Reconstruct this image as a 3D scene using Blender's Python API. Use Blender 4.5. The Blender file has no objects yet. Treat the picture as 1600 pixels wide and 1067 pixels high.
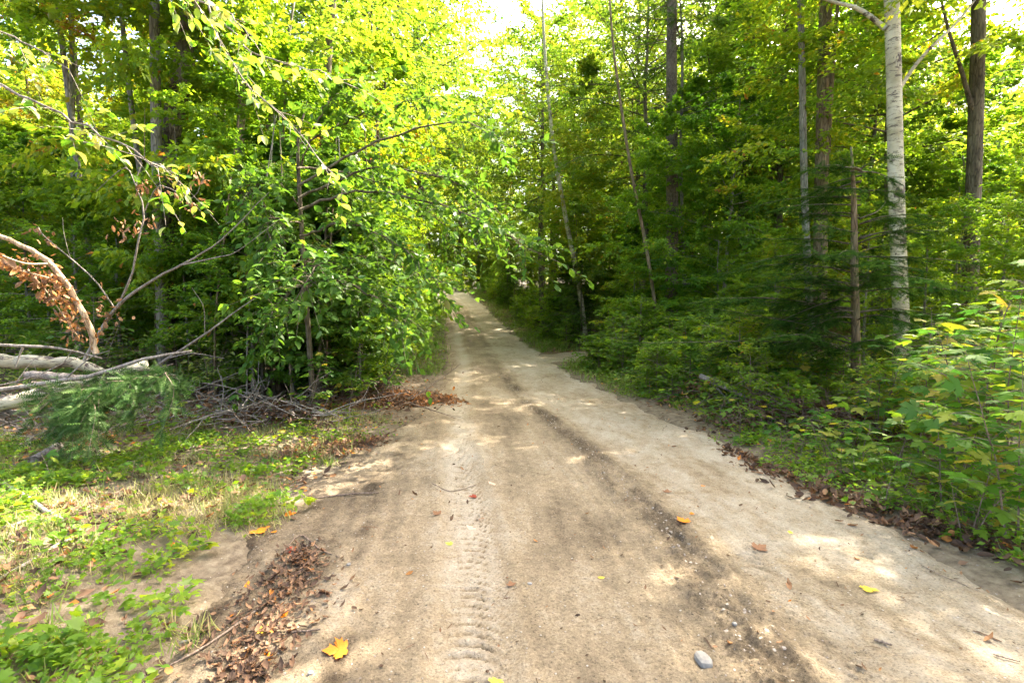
import bpy, math, random
import numpy as np
from mathutils import Vector, Matrix, Euler
rnd = random.Random(11)
R = np.random.RandomState(7)
SC = bpy.context.scene
COL = SC.collection
PI = math.pi
# ------------------------------------------------------------------ camera, sky, sun, exposure
EYE = 1.6
F = 800.0                      # focal length in pixels of a 1600 px wide picture
PITCH = math.atan(53.5 / F)
cam_data = bpy.data.cameras.new('camera')
cam_data.sensor_width = 36.0
cam_data.lens = 36.0 * F / 1600.0
cam_data.clip_start = 0.05
cam_data.clip_end = 600
cam = bpy.data.objects.new('camera', cam_data)
COL.objects.link(cam)
cam.location = (0, 0, EYE)
cam.rotation_euler = (PI / 2 - PITCH, 0, 0)
SC.camera = cam

SUN_EL, SUN_AZ = math.radians(50), math.radians(46)     # azimuth from +Y towards +X
world = bpy.data.worlds.new('World')
SC.world = world
world.use_nodes = True
wn = world.node_tree
for n in list(wn.nodes): wn.nodes.remove(n)
sky = wn.nodes.new('ShaderNodeTexSky')
sky.sky_type = 'NISHITA'
sky.sun_disc = False
sky.sun_elevation = SUN_EL
sky.sun_rotation = SUN_AZ
sky.air_density = 1.0
sky.dust_density = 7.0
sky.ozone_density = 0.3
bg = wn.nodes.new('ShaderNodeBackground')
bg.inputs['Strength'].default_value = 0.15
wo = wn.nodes.new('ShaderNodeOutputWorld')
wn.links.new(sky.outputs[0], bg.inputs[0])
wn.links.new(bg.outputs[0], wo.inputs[0])
sd = bpy.data.lights.new('sun', 'SUN')
sd.energy = 4.7
sd.angle = math.radians(0.5)
sd.color = (1.0, 0.93, 0.80)
sun = bpy.data.objects.new('sun', sd)
COL.objects.link(sun)
sdir = Vector((math.sin(SUN_AZ) * math.cos(SUN_EL), math.cos(SUN_AZ) * math.cos(SUN_EL), math.sin(SUN_EL)))
sun.rotation_euler = sdir.to_track_quat('Z', 'Y').to_euler()
sun.location = (20, 30, 40)
vs = SC.view_settings
vs.view_transform = 'Standard'
vs.look = 'None'
vs.exposure = 2.85
vs.gamma = 1.0
vs.use_curve_mapping = False
cy = SC.cycles
cy.max_bounces = 7
cy.diffuse_bounces = 6
cy.glossy_bounces = 2
cy.transmission_bounces = 4
cy.transparent_max_bounces = 4
cy.sample_clamp_indirect = 8.0
cy.caustics_reflective = False
cy.caustics_refractive = False
cy.use_denoising = True

# ------------------------------------------------------------------ pixel helpers (1600 x 1067 picture)
def pt(px, py, Y):
    a = PITCH
    dx = (px - 800) / F
    dv = (533.5 - py) / F
    y = math.cos(a) + dv * math.sin(a)
    z = -math.sin(a) + dv * math.cos(a)
    k = Y / y
    return Vector((dx * k, Y, EYE + z * k))

# ------------------------------------------------------------------ noise
def _h(ix, iy, s):
    n = (ix * 374761393 + iy * 668265263 + s * 1442695041) & 0xffffffff
    n = ((n ^ (n >> 13)) * 1274126177) & 0xffffffff
    return ((n ^ (n >> 16)) & 0xffff) / 65535.0
def vnoise(x, y, s=0):
    x = np.asarray(x, float); y = np.asarray(y, float)
    ix = np.floor(x).astype(np.int64); iy = np.floor(y).astype(np.int64)
    fx = x - ix; fy = y - iy
    fx = fx * fx * (3 - 2 * fx); fy = fy * fy * (3 - 2 * fy)
    a = _h(ix, iy, s); b = _h(ix + 1, iy, s); c = _h(ix, iy + 1, s); d = _h(ix + 1, iy + 1, s)
    return a + (b - a) * fx + (c - a) * fy + (a - b - c + d) * fx * fy
def fbm(x, y, s=0, o=4):
    t = 0; am = 0.5; f = 1.0
    for i in range(o):
        t = t + am * vnoise(np.asarray(x) * f, np.asarray(y) * f, s + i); am *= 0.5; f *= 2.03
    return t
def sstep(a, b, x):
    t = np.clip((np.asarray(x, float) - a) / (b - a), 0, 1)
    return t * t * (3 - 2 * t)

# ------------------------------------------------------------------ terrain functions
_RY = [-12, 0, 2.2, 3.46, 5.8, 8, 10.7, 15, 20, 27, 38, 47, 52, 58, 70]
_RL = [-2.2, -1.75, -1.6, -1.75, -1.6, -1.5, -1.5, -1.95, -2.6, -3.45, -5.1, -7.8, -10.3, -15.0, -30.0]
_RR = [3.0, 3.0, 2.85, 2.65, 2.45, 2.1, 1.6, 1.1, 0.5, -0.4, -2.0, -4.1, -6.0, -9.4, -21.0]
_TX = [0.10, -0.05, -0.17, -0.27, -0.64, -0.82, -1.0, -1.4, -2.05, -2.9, -4.6, -7.2, -9.5, -14.0, -29.0]
_DX = [0.85, 1.02, 1.10, 1.13, 0.76, 0.3, -0.1, -0.6, -1.15, -2.0, -3.7, -6.2, -8.4, -12.0, -25.0]
def rl(y): return np.interp(y, _RY, _RL)
def rr(y): return np.interp(y, _RY, _RR)
def zr(y):
    ys = [-60, 14, 18, 22, 27, 32, 38, 43, 47, 50, 60, 150]
    zs = [0, 0, .08, .25, .6, 1.02, 1.65, 2.35, 2.92, 3.1, 3.05, 3.2]
    k = 0
    for d in (-1.5, -0.75, 0, 0.75, 1.5): k = k + np.interp(np.asarray(y, float) + d, ys, zs)
    return k / 5
def side(x, y):                      # the little drive leaving on the right at 14-17 m, curving back beyond the trees
    c = 15.6 + 0.11 * (x - 1.0) * (x > 1) + 2.2 * sstep(5, 14, x)
    return sstep(1.1, 0.75, np.abs(y - c)) * (x > 0.6)
def hn(x, y):
    x = np.asarray(x, float); y = np.asarray(y, float)
    z = zr(y)
    dl = np.maximum(rl(y) - x, 0); dr = np.maximum(x - rr(y), 0)
    z = z + 0.10 * sstep(0.1, 1.2, dl) + 0.35 * sstep(2, 12, dl) * (fbm(x * .15, y * .15, 3, 2)) + 0.03 * dl * sstep(16, 40, y)
    z = z + (0.08 * sstep(0.1, 0.9, dr) - 0.12 * sstep(1.5, 4, dr)) * (1 - side(x, y)) + 0.045 * dr * sstep(18, 40, y)
    return z + 0.25 * (fbm(x * .07, y * .07, 5, 2) - .4) * sstep(1, 6, np.maximum(dl, dr))
def inroad(x, y):
    return sstep(-0.15, 0.35, x - rl(y)) * sstep(-0.1, 0.3, rr(y) - x)
def gz(x, y):                        # scalar ground height, off the road
    m = float(inroad(x, y))
    return float(hn(x, y)) + (1 - m) * float(0.10 * (fbm(x * 1.3, y * 1.3, 9, 3) - .45))
def gzv(x, y):
    m = inroad(x, y)
    return hn(x, y) + (1 - m) * 0.10 * (fbm(x * 1.3, y * 1.3, 9, 3) - .45)
def on(px, Y, dz=0.0):
    p = pt(px, 480, Y)
    return Vector((p.x, Y, gz(p.x, Y) + dz))

# ------------------------------------------------------------------ object helpers
def tag(o, label=None, cat=None, group=None, kind=None):
    if label: o['label'] = label
    if cat: o['category'] = cat
    if group: o['group'] = group
    if kind: o['kind'] = kind
    return o
def empty(name, loc=(0, 0, 0), label=None, cat=None, group=None):
    o = bpy.data.objects.new(name, None)
    o.empty_display_size = 0.1
    COL.objects.link(o); o.location = loc
    return tag(o, label, cat, group)
def link(name, me, parent=None, loc=None):
    o = bpy.data.objects.new(name, me)
    COL.objects.link(o)
    if parent is not None: o.parent = parent
    if loc is not None: o.location = loc
    return o
def np_mesh(name, V, loops, nper, mat, attr=None, smooth=False):
    """V (n,3); loops flat vertex indices; nper = verts per face (int) ; attr dict name -> per-vertex floats"""
    me = bpy.data.meshes.new(name)
    V = np.ascontiguousarray(V, dtype=np.float32)
    loops = np.ascontiguousarray(loops, dtype=np.int32).ravel()
    nf = len(loops) // nper
    me.vertices.add(len(V)); me.vertices.foreach_set('co', V.ravel())
    me.loops.add(len(loops)); me.loops.foreach_set('vertex_index', loops)
    me.polygons.add(nf)
    me.polygons.foreach_set('loop_start', np.arange(0, nf * nper, nper, dtype=np.int32))
    if attr:
        for k, a in attr.items():
            at = me.attributes.new(k, 'FLOAT', 'POINT')
            at.data.foreach_set('value', np.ascontiguousarray(a, dtype=np.float32))
    me.update(calc_edges=True)
    if smooth: me.polygons.foreach_set('use_smooth', np.ones(nf, dtype=bool))
    for m in (mat if isinstance(mat, (list, tuple)) else [mat]): me.materials.append(m)
    return me

# ------------------------------------------------------------------ leaf templates: base at origin, along +Y, face +Z, length 1
def T_tri(fs): return np.array(fs, int)
def t_rhomb():
    V = np.array([[0, 0, 0], [.30, .48, .07], [0, 1, -.10], [-.30, .48, .07]])
    return V, T_tri([[0, 1, 2], [0, 2, 3]])
def t_oval():
    V = np.array([[0, 0, 0], [.24, .22, .05], [.31, .52, .06], [.16, .82, .0], [0, 1, -.12], [-.16, .82, .0], [-.31, .52, .06], [-.24, .22, .05], [0, .5, -.01]])
    return V, T_tri([[0, 1, 8], [1, 2, 8], [2, 3, 8], [3, 4, 8], [4, 5, 8], [5, 6, 8], [6, 7, 8], [7, 0, 8]])
def t_maple(seed=0, curl=.16):
    r = random.Random(seed)
    half = [(.0, .0), (.16, -.06), (.40, -.02), (.33, .12), (.56, .18), (.50, .26), (.62, .46), (.44, .42), (.40, .50), (.26, .42), (.24, .56), (.33, .68), (.19, .72), (.0, 1.0)]
    pts = half + [(-x, y) for x, y in half[-2:0:-1]]
    V = [[0, .28, 0.02]]
    for x, y in pts:
        x *= 1 + r.uniform(-.08, .08); y += r.uniform(-.02, .02)
        rr2 = x * x + (y - .28) ** 2
        V.append([x, y, -curl * rr2 * 1.6 + .06 * abs(x) + r.uniform(-.015, .015)])
    n = len(pts)
    return np.array(V), T_tri([[0, 1 + i, 1 + (i + 1) % n] for i in range(n)])
def t_maple_lo():
    V = np.array([[0, .3, .03], [0, 0, 0], [.55, .12, -.06], [.30, .34, .0], [.52, .62, -.08], [.2, .58, 0], [0, 1, -.12], [-.2, .58, 0], [-.52, .62, -.08], [-.30, .34, 0], [-.55, .12, -.06]])
    return V, T_tri([[0, i, i + 1] for i in range(1, 10)] + [[0, 10, 1]])
def t_curl(seed):
    r = random.Random(seed)
    V = []; Fs = []
    n = 4
    for i in range(n + 1):
        t = i / n
        w = .30 * math.sin(PI * min(1, t * .9 + .08)) + .02
        ang = t * r.uniform(.8, 2.0)
        y = math.sin(ang) / 1.3 + t * .25; z = (1 - math.cos(ang)) * .5
        k = r.uniform(.1, .35)
        V += [[-w, y, z + k * w * 2], [0, y, z], [w * r.uniform(.6, 1), y, z + k * w * 2]]
    for i in range(n):
        a = i * 3
        for j in (0, 1):
            Fs += [[a + j, a + j + 1, a + j + 4], [a + j, a + j + 4, a + j + 3]]
    return np.array(V), T_tri(Fs)
def t_needles(n=6, w=.045, L=.30, droop=.1):
    V = []; Fs = []
    for i in range(n):
        t = (i + .4) / n
        l = L * (1 - .55 * t)
        for s in (-1, 1):
            b = len(V)
            V += [[0, t - w, 0], [0, t + w, 0], [s * l, t + l * .45, -droop * l]]
            Fs.append([b, b + 1, b + 2])
    b = len(V)
    V += [[-.014, 0, 0], [.014, 0, 0], [0, 1, -.04]]; Fs.append([b, b + 1, b + 2])
    return np.array(V), T_tri(Fs)
def t_blade():
    V = np.array([[-.03, 0, 0], [.03, 0, 0], [-.028, .45, .0], [.028, .45, .0], [0, 1, -.16]])
    return V, T_tri([[0, 1, 3], [0, 3, 2], [2, 3, 4]])
RHOMB, OVAL, MAPLE, MAPLO, NEED, BLADE = t_rhomb(), t_oval(), t_maple(1), t_maple_lo(), t_needles(), t_blade()
CURL = [t_curl(1), t_curl(2), t_curl(3)]

def norm(a):
    return a / np.maximum(np.linalg.norm(a, axis=-1, keepdims=True), 1e-9)
def scatter(tmpl, P, D, U, S, tint):
    """place template at P (n,3), along D, facing U, size S -> V, tris, tint per vertex"""
    TV, TF = tmpl
    P = np.asarray(P, float); D = norm(np.asarray(D, float)); U = np.asarray(U, float)
    X = norm(np.cross(D, U)); U = np.cross(X, D)
    S = np.asarray(S, float)[:, None, None]
    V = P[:, None, :] + S * (X[:, None, :] * TV[None, :, 0:1] + D[:, None, :] * TV[None, :, 1:2] + U[:, None, :] * TV[None, :, 2:3])
    n, m = len(P), len(TV)
    Fq = (np.arange(n) * m)[:, None, None] + TF[None]
    return V.reshape(-1, 3), Fq.reshape(-1, 3), np.repeat(np.asarray(tint, float), m)
class Cloud:
    def __init__(s): s.V = []; s.F = []; s.T = []; s.n = 0
    def add(s, V, Fc, T):
        s.V.append(V); s.F.append(Fc + s.n); s.T.append(T); s.n += len(V)
    def leaves(s, tmpl, P, D, U, S, tint): s.add(*scatter(tmpl, P, D, U, S, tint))
    def mesh(s, name, mat):
        return np_mesh(name, np.concatenate(s.V), np.concatenate(s.F), 3, mat, {'tint': np.concatenate(s.T)})

# tubes ------------------------------------------------------------
def tubes_np(paths, sides=6, wob=0.0):
    """paths: list of (pts (k,3), radii (k,)) -> V, quads"""
    Vs = []; Fs = []; b = 0
    ang = np.linspace(0, 2 * PI, sides, endpoint=False)
    ca, sa = np.cos(ang), np.sin(ang)
    for P, rad in paths:
        P = np.asarray(P, float); rad = np.asarray(rad, float)
        T = norm(np.gradient(P, axis=0))
        ref = np.array([0, 0, 1.]) if abs(T[:, 2].mean()) < .8 else np.array([1., 0, 0])
        X = norm(np.cross(T, ref)); Y = np.cross(T, X)
        rr_ = rad[:, None] * (1 + (wob * (R.rand(len(P), sides) - .5) if wob else 0))
        V = P[:, None, :] + rr_[..., None] * (X[:, None, :] * ca[None, :, None] + Y[:, None, :] * sa[None, :, None])
        k = len(P)
        i = np.arange(k - 1)[:, None]; j = np.arange(sides)[None]
        j2 = (j + 1) % sides
        Q = np.stack([b + i * sides + j, b + i * sides + j2, b + (i + 1) * sides + j2, b + (i + 1) * sides + j], -1).reshape(-1, 4)
        Vs.append(V.reshape(-1, 3)); Fs.append(Q); b += k * sides
        # caps as degenerate-free fans with quads: centre points
        for e, base in ((0, b - k * sides), (k - 1, b - sides)):
            if rad[e] > 0.006 and sides >= 6:
                Vs.append(P[e][None]); c = b; b += 1
                q = []
                for jj in range(0, sides, 2):
                    q.append([base + jj, base + (jj + 1) % sides, base + (jj + 2) % sides, c])
                Fs.append(np.array(q))
    return np.concatenate(Vs), np.concatenate(Fs)
def tube_mesh(name, paths, mat, sides=6, wob=0.0):
    V, Q = tubes_np(paths, sides, wob)
    return np_mesh(name, V, Q, 4, mat, smooth=True)
def bez(pts, n):
    """Catmull-Rom resample"""
    P = [np.array(p, float) for p in pts]
    P = [2 * P[0] - P[1]] + P + [2 * P[-1] - P[-2]]
    out = []
    m = len(P) - 3
    for i in range(n):
        u = i / (n - 1) * m; k = min(int(u), m - 1); t = u - k
        a, b, c, d = P[k:k + 4]
        out.append(.5 * ((2 * b) + (c - a) * t + (2 * a - 5 * b + 4 * c - d) * t * t + (3 * b - 3 * c + d - a) * t ** 3))
    return np.array(out)

# ------------------------------------------------------------------ materials
def nt(name):
    m = bpy.data.materials.new(name); m.use_nodes = True
    t = m.node_tree
    for n in list(t.nodes): t.nodes.remove(n)
    return m, t, t.nodes, t.links
def ramp(N, stops, interp='LINEAR'):
    r = N.new('ShaderNodeValToRGB'); cr = r.color_ramp; cr.interpolation = interp
    while len(cr.elements) > 1: cr.elements.remove(cr.elements[0])
    cr.elements[0].position = stops[0][0]; cr.elements[0].color = (*stops[0][1], 1)
    for p, c in stops[1:]:
        e = cr.elements.new(p); e.color = (*c, 1)
    return r
def tri(v): return (v, v, v)
def math_(N, L, op, a, b=None, c=None, clamp=False):
    m = N.new('ShaderNodeMath'); m.operation = op; m.use_clamp = clamp
    for i, v in enumerate((a, b, c)):
        if v is None: continue
        if isinstance(v, (int, float)): m.inputs[i].default_value = v
        else: L.new(v, m.inputs[i])
    return m.outputs[0]
def leaf_mat(name, stops, tstops, trans=.5, rough=.5, gloss=.045, part=False, spread=.35):
    m, t, N, L = nt(name)
    oi = N.new('ShaderNodeObjectInfo')
    if part: val = oi.outputs['Random']
    else:
        at = N.new('ShaderNodeAttribute'); at.attribute_name = 'tint'
        k = math_(N, L, 'SUBTRACT', oi.outputs['Random'], .5)
        k = math_(N, L, 'MULTIPLY', k, spread)
        val = math_(N, L, 'ADD', at.outputs['Fac'], k, clamp=True)
    r1 = ramp(N, stops); r2 = ramp(N, tstops)
    L.new(val, r1.inputs[0]); L.new(val, r2.inputs[0])
    tc = N.new('ShaderNodeTexCoord')
    nz = N.new('ShaderNodeTexNoise'); nz.inputs['Scale'].default_value = 30 if part is False else 14
    L.new(tc.outputs['Object'], nz.inputs['Vector'])
    hv = N.new('ShaderNodeHueSaturation')
    L.new(r1.outputs[0], hv.inputs['Color'])
    L.new(math_(N, L, 'MULTIPLY_ADD', nz.outputs[0], .8, .6), hv.inputs['Value'])
    d = N.new('ShaderNodeBsdfDiffuse'); L.new(hv.outputs[0], d.inputs[0])
    tr = N.new('ShaderNodeBsdfTranslucent'); L.new(r2.outputs[0], tr.inputs[0])
    mx = N.new('ShaderNodeMixShader'); mx.inputs[0].default_value = trans
    L.new(d.outputs[0], mx.inputs[1]); L.new(tr.outputs[0], mx.inputs[2])
    g = N.new('ShaderNodeBsdfGlossy'); g.inputs['Roughness'].default_value = rough
    g.inputs[0].default_value = (.95, .95, .8, 1)
    lw = N.new('ShaderNodeLayerWeight'); lw.inputs[0].default_value = .25
    fac = math_(N, L, 'MULTIPLY_ADD', lw.outputs['Fresnel'], gloss * 2, gloss * .35)
    m2 = N.new('ShaderNodeMixShader'); L.new(fac, m2.inputs[0])
    L.new(mx.outputs[0], m2.inputs[1]); L.new(g.outputs[0], m2.inputs[2])
    o = N.new('ShaderNodeOutputMaterial'); L.new(m2.outputs[0], o.inputs[0])
    return m
GR = [(0, (.042, .115, .012)), (.35, (.082, .165, .014)), (.65, (.125, .21, .014)), (.85, (.22, .28, .015)), (.95, (.32, .25, .02)), (1, (.42, .17, .03))]
GT = [(0, (.15, .36, .014)), (.35, (.29, .50, .016)), (.65, (.46, .62, .015)), (.85, (.68, .66, .02)), (.95, (.72, .50, .03)), (1, (.72, .26, .03))]
M_leaf = leaf_mat('leaf_green', GR, GT)
M_herb = leaf_mat('leaf_herb', GR, GT, spread=0)
M_leaf_part = leaf_mat('leaf_maple', [(0, (.04, .13, .018)), (.4, (.085, .19, .018)), (.75, (.16, .25, .02)), (.95, (.28, .28, .04)), (1, (.46, .34, .05))],
                       [(0, (.10, .30, .03)), (.4, (.22, .48, .03)), (.75, (.45, .60, .02)), (.95, (.68, .58, .03)), (1, (.75, .42, .05))], part=True, gloss=.04, trans=.55)
M_leaf_beech = leaf_mat('leaf_beech', [(0, (.036, .105, .014)), (.6, (.075, .155, .016)), (.9, (.10, .18, .03)), (1, (.30, .22, .05))],
                        [(0, (.09, .22, .02)), (.6, (.19, .34, .02)), (.9, (.40, .48, .03)), (1, (.6, .4, .05))], part=True, gloss=.045, trans=.42)
M_beech_cloud = leaf_mat('leaf_beech_mass', [(0, (.036, .105, .014)), (.6, (.075, .155, .016)), (.9, (.10, .18, .03)), (1, (.30, .22, .05))],
                        [(0, (.10, .23, .016)), (.6, (.21, .36, .02)), (.9, (.40, .48, .03)), (1, (.6, .4, .05))], gloss=.03, trans=.42)
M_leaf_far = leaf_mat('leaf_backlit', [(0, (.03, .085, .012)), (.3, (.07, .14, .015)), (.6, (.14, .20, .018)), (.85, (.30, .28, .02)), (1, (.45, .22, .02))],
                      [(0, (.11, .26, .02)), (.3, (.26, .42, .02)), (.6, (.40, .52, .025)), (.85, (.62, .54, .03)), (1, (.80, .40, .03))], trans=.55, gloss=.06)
M_need = leaf_mat('hemlock_needles', [(0, (.025, .065, .012)), (.6, (.070, .13, .018)), (1, (.15, .20, .025))], [(0, (.03, .09, .012)), (1, (.14, .22, .02))], trans=.3, gloss=.0)
M_cedar = leaf_mat('cedar_needles', [(0, (.03, .085, .018)), (.6, (.075, .15, .03)), (1, (.18, .24, .08))], [(0, (.05, .12, .03)), (1, (.15, .22, .06))], trans=.25, gloss=.02)
M_dead = leaf_mat('dead_leaf', [(0, (.075, .05, .038)), (.4, (.16, .095, .06)), (.7, (.36, .21, .12)), (.9, (.48, .22, .07)), (1, (.6, .2, .03))],
                  [(0, (.06, .035, .02)), (.6, (.28, .13, .05)), (1, (.6, .22, .05))], trans=.25, gloss=.015, spread=.1)
M_grass = leaf_mat('grass_blade', [(0, (.05, .13, .02)), (.5, (.12, .20, .03)), (.8, (.26, .26, .07)), (1, (.42, .33, .16))], [(0, (.15, .32, .03)), (.5, (.32, .45, .04)), (1, (.5, .38, .16))], trans=.4, spread=.0)

def bark(name, c1, c2, c3, scale=14, stretch=.18, bump=.6, moss=0.0):
    m, t, N, L = nt(name)
    tc = N.new('ShaderNodeTexCoord'); mp = N.new('ShaderNodeMapping')
    mp.inputs['Scale'].default_value = (1, 1, stretch)
    L.new(tc.outputs['Object'], mp.inputs[0])
    n1 = N.new('ShaderNodeTexNoise'); n1.inputs['Scale'].default_value = scale; n1.inputs['Detail'].default_value = 6; n1.inputs['Roughness'].default_value = .7
    v = N.new('ShaderNodeTexVoronoi'); v.inputs['Scale'].default_value = scale * 1.6; v.feature = 'DISTANCE_TO_EDGE'
    L.new(mp.outputs[0], n1.inputs[0]); L.new(mp.outputs[0], v.inputs[0])
    n2 = N.new('ShaderNodeTexNoise'); n2.inputs['Scale'].default_value = 2.2; n2.inputs['Detail'].default_value = 3
    L.new(tc.outputs['Object'], n2.inputs[0])
    r = ramp(N, [(.3, c1), (.5, c2), (.72, c3)]); L.new(n1.outputs[0], r.inputs[0])
    mx = N.new('ShaderNodeMixRGB'); mx.blend_type = 'MULTIPLY'; mx.inputs[0].default_value = .7
    rv = ramp(N, [(0, tri(.25)), (.12, tri(1))]); L.new(v.outputs['Distance'], rv.inputs[0])
    L.new(r.outputs[0], mx.inputs[1]); L.new(rv.outputs[0], mx.inputs[2])
    r2 = ramp(N, [(.45, tri(0)), (.7, tri(1))]); L.new(n2.outputs[0], r2.inputs[0])
    m3 = N.new('ShaderNodeMixRGB'); L.new(math_(N, L, 'MULTIPLY', r2.outputs[0], .35 + moss), m3.inputs[0])
    L.new(mx.outputs[0], m3.inputs[1]); m3.inputs[2].default_value = (.16, .19, .10, 1) if moss else (c3[0] * 1.1, c3[1] * 1.1, c3[2] * 1.1, 1)
    b = N.new('ShaderNodeBump'); b.inputs['Strength'].default_value = bump; b.inputs['Distance'].default_value = .02
    L.new(math_(N, L, 'ADD', n1.outputs[0], rv.outputs[0]), b.inputs['Height'])
    p = N.new('ShaderNodeBsdfPrincipled'); p.inputs['Roughness'].default_value = .9; p.inputs['Specular IOR Level'].default_value = .2
    L.new(m3.outputs[0], p.inputs['Base Color']); L.new(b.outputs[0], p.inputs['Normal'])
    o = N.new('ShaderNodeOutputMaterial'); L.new(p.outputs[0], o.inputs[0])
    return m
M_bark_dark = bark('bark_dark', (.045, .035, .022), (.13, .102, .066), (.27, .22, .15))
M_bark_grey = bark('bark_grey', (.14, .12, .10), (.27, .235, .19), (.44, .39, .32), moss=.1)
M_bark_warm = bark('bark_warm', (.11, .07, .04), (.25, .17, .10), (.44, .33, .21), moss=.1)
M_lichen = bark('bark_lichen', (.16, .12, .07), (.30, .22, .13), (.46, .40, .26), scale=16, stretch=.5, bump=.5, moss=.25)
M_bark_spruce = bark('bark_spruce', (.08, .06, .042), (.19, .145, .105), (.33, .26, .20), scale=26, stretch=.5, bump=.9)
M_wood_dead = bark('dead_wood', (.14, .11, .09), (.27, .22, .18), (.42, .36, .31), scale=20, stretch=.15, bump=.3)
M_stick = bark('brown_stick', (.09, .06, .045), (.21, .15, .11), (.37, .29, .22), scale=20, stretch=.4, bump=.3)
M_tan = bark('tan_dead_wood', (.30, .18, .10), (.45, .31, .19), (.62, .48, .33), scale=18, stretch=.2, bump=.4)
def birch_mat(name, dens=.6, k=1.0):
    m, t, N, L = nt(name)
    tc = N.new('ShaderNodeTexCoord')
    mp = N.new('ShaderNodeMapping'); mp.inputs['Scale'].default_value = (2.6, 2.6, 10)
    L.new(tc.outputs['Object'], mp.inputs[0])
    n1 = N.new('ShaderNodeTexNoise'); n1.inputs['Scale'].default_value = 2.6; n1.inputs['Detail'].default_value = 7; n1.inputs['Roughness'].default_value = .8; n1.inputs['Distortion'].default_value = .6
    L.new(mp.outputs[0], n1.inputs[0])
    r = ramp(N, [(dens * .66, tri(0)), (dens * .78, tri(1))]); L.new(n1.outputs[0], r.inputs[0])
    n2 = N.new('ShaderNodeTexNoise'); n2.inputs['Scale'].default_value = 3; n2.inputs['Detail'].default_value = 5
    L.new(tc.outputs['Object'], n2.inputs[0])
    c = ramp(N, [(.3, (.32 * k, .27 * k, .15 * k)), (.5, (.53 * k, .46 * k, .31 * k)), (.7, (.64 * k, .58 * k, .43 * k))]); L.new(n2.outputs[0], c.inputs[0])
    mp3 = N.new('ShaderNodeMapping'); mp3.inputs['Scale'].default_value = (1.2, 1.2, .8); L.new(tc.outputs['Object'], mp3.inputs[0])
    n3 = N.new('ShaderNodeTexNoise'); n3.inputs['Scale'].default_value = 2.6; n3.inputs['Detail'].default_value = 6; n3.inputs['Roughness'].default_value = .7
    L.new(mp3.outputs[0], n3.inputs[0])
    r3 = ramp(N, [(.60, tri(1)), (.64, tri(0))]); L.new(n3.outputs[0], r3.inputs[0])
    mask = math_(N, L, 'MULTIPLY', r.outputs[0], r3.outputs[0])
    mx = N.new('ShaderNodeMixRGB'); L.new(mask, mx.inputs[0]); mx.inputs[1].default_value = (.09, .06, .045, 1); L.new(c.outputs[0], mx.inputs[2])
    b = N.new('ShaderNodeBump'); b.inputs['Strength'].default_value = .5; b.inputs['Distance'].default_value = .01; L.new(mask, b.inputs['Height'])
    p = N.new('ShaderNodeBsdfPrincipled'); p.inputs['Roughness'].default_value = .7
    L.new(mx.outputs[0], p.inputs['Base Color']); L.new(b.outputs[0], p.inputs['Normal'])
    o = N.new('ShaderNodeOutputMaterial'); L.new(p.outputs[0], o.inputs[0])
    return m
M_birch = birch_mat('birch_bark')
M_birch_log = birch_mat('birch_log_bark', .62, .85)

def ground_mat():
    m, t, N, L = nt('forest_floor')
    g = N.new('ShaderNodeNewGeometry')
    def noise(sc, det=5, ro=.6):
        n = N.new('ShaderNodeTexNoise'); n.inputs['Scale'].default_value = sc; n.inputs['Detail'].default_value = det; n.inputs['Roughness'].default_value = ro
        L.new(g.outputs['Position'], n.inputs[0]); return n
    n1 = noise(1.1); n2 = noise(11, 6, .7); n3 = noise(90, 3, .7)
    v = N.new('ShaderNodeTexVoronoi'); v.inputs['Scale'].default_value = 17; L.new(g.outputs['Position'], v.inputs[0])
    r1 = ramp(N, [(.3, (.050, .032, .020)), (.5, (.11, .070, .042)), (.7, (.19, .125, .075))]); L.new(n2.outputs[0], r1.inputs[0])
    rv = ramp(N, [(0, (.30, .14, .06)), (.3, (.10, .055, .03)), (.6, (.22, .13, .07)), (.85, (.14, .12, .05)), (1, (.30, .20, .11))])
    sp = N.new('ShaderNodeSeparateColor'); L.new(v.outputs['Color'], sp.inputs[0]); L.new(sp.outputs[0], rv.inputs[0])
    a = N.new('ShaderNodeMixRGB'); a.inputs[0].default_value = .5; L.new(r1.outputs[0], a.inputs[1]); L.new(rv.outputs[0], a.inputs[2])
    # bare earth of the verge, given by a painted wear mask
    at = N.new('ShaderNodeAttribute'); at.attribute_name = 'bare'
    r2 = ramp(N, [(.3, (.085, .062, .040)), (.5, (.175, .135, .09)), (.7, (.27, .22, .15))]); L.new(n2.outputs[0], r2.inputs[0])
    b = N.new('ShaderNodeMixRGB'); L.new(at.outputs['Fac'], b.inputs[0]); L.new(a.outputs[0], b.inputs[1]); L.new(r2.outputs[0], b.inputs[2])
    bm = N.new('ShaderNodeBump'); bm.inputs['Strength'].default_value = .8; bm.inputs['Distance'].default_value = .03
    hh = math_(N, L, 'MULTIPLY_ADD', n3.outputs[0], .4, n2.outputs[0]); L.new(hh, bm.inputs['Height'])
    p = N.new('ShaderNodeBsdfPrincipled'); p.inputs['Roughness'].default_value = .95; p.inputs['Specular IOR Level'].default_value = .15
    L.new(b.outputs[0], p.inputs['Base Color']); L.new(bm.outputs[0], p.inputs['Normal'])
    o = N.new('ShaderNodeOutputMaterial'); L.new(p.outputs[0], o.inputs[0])
    return m
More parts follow.
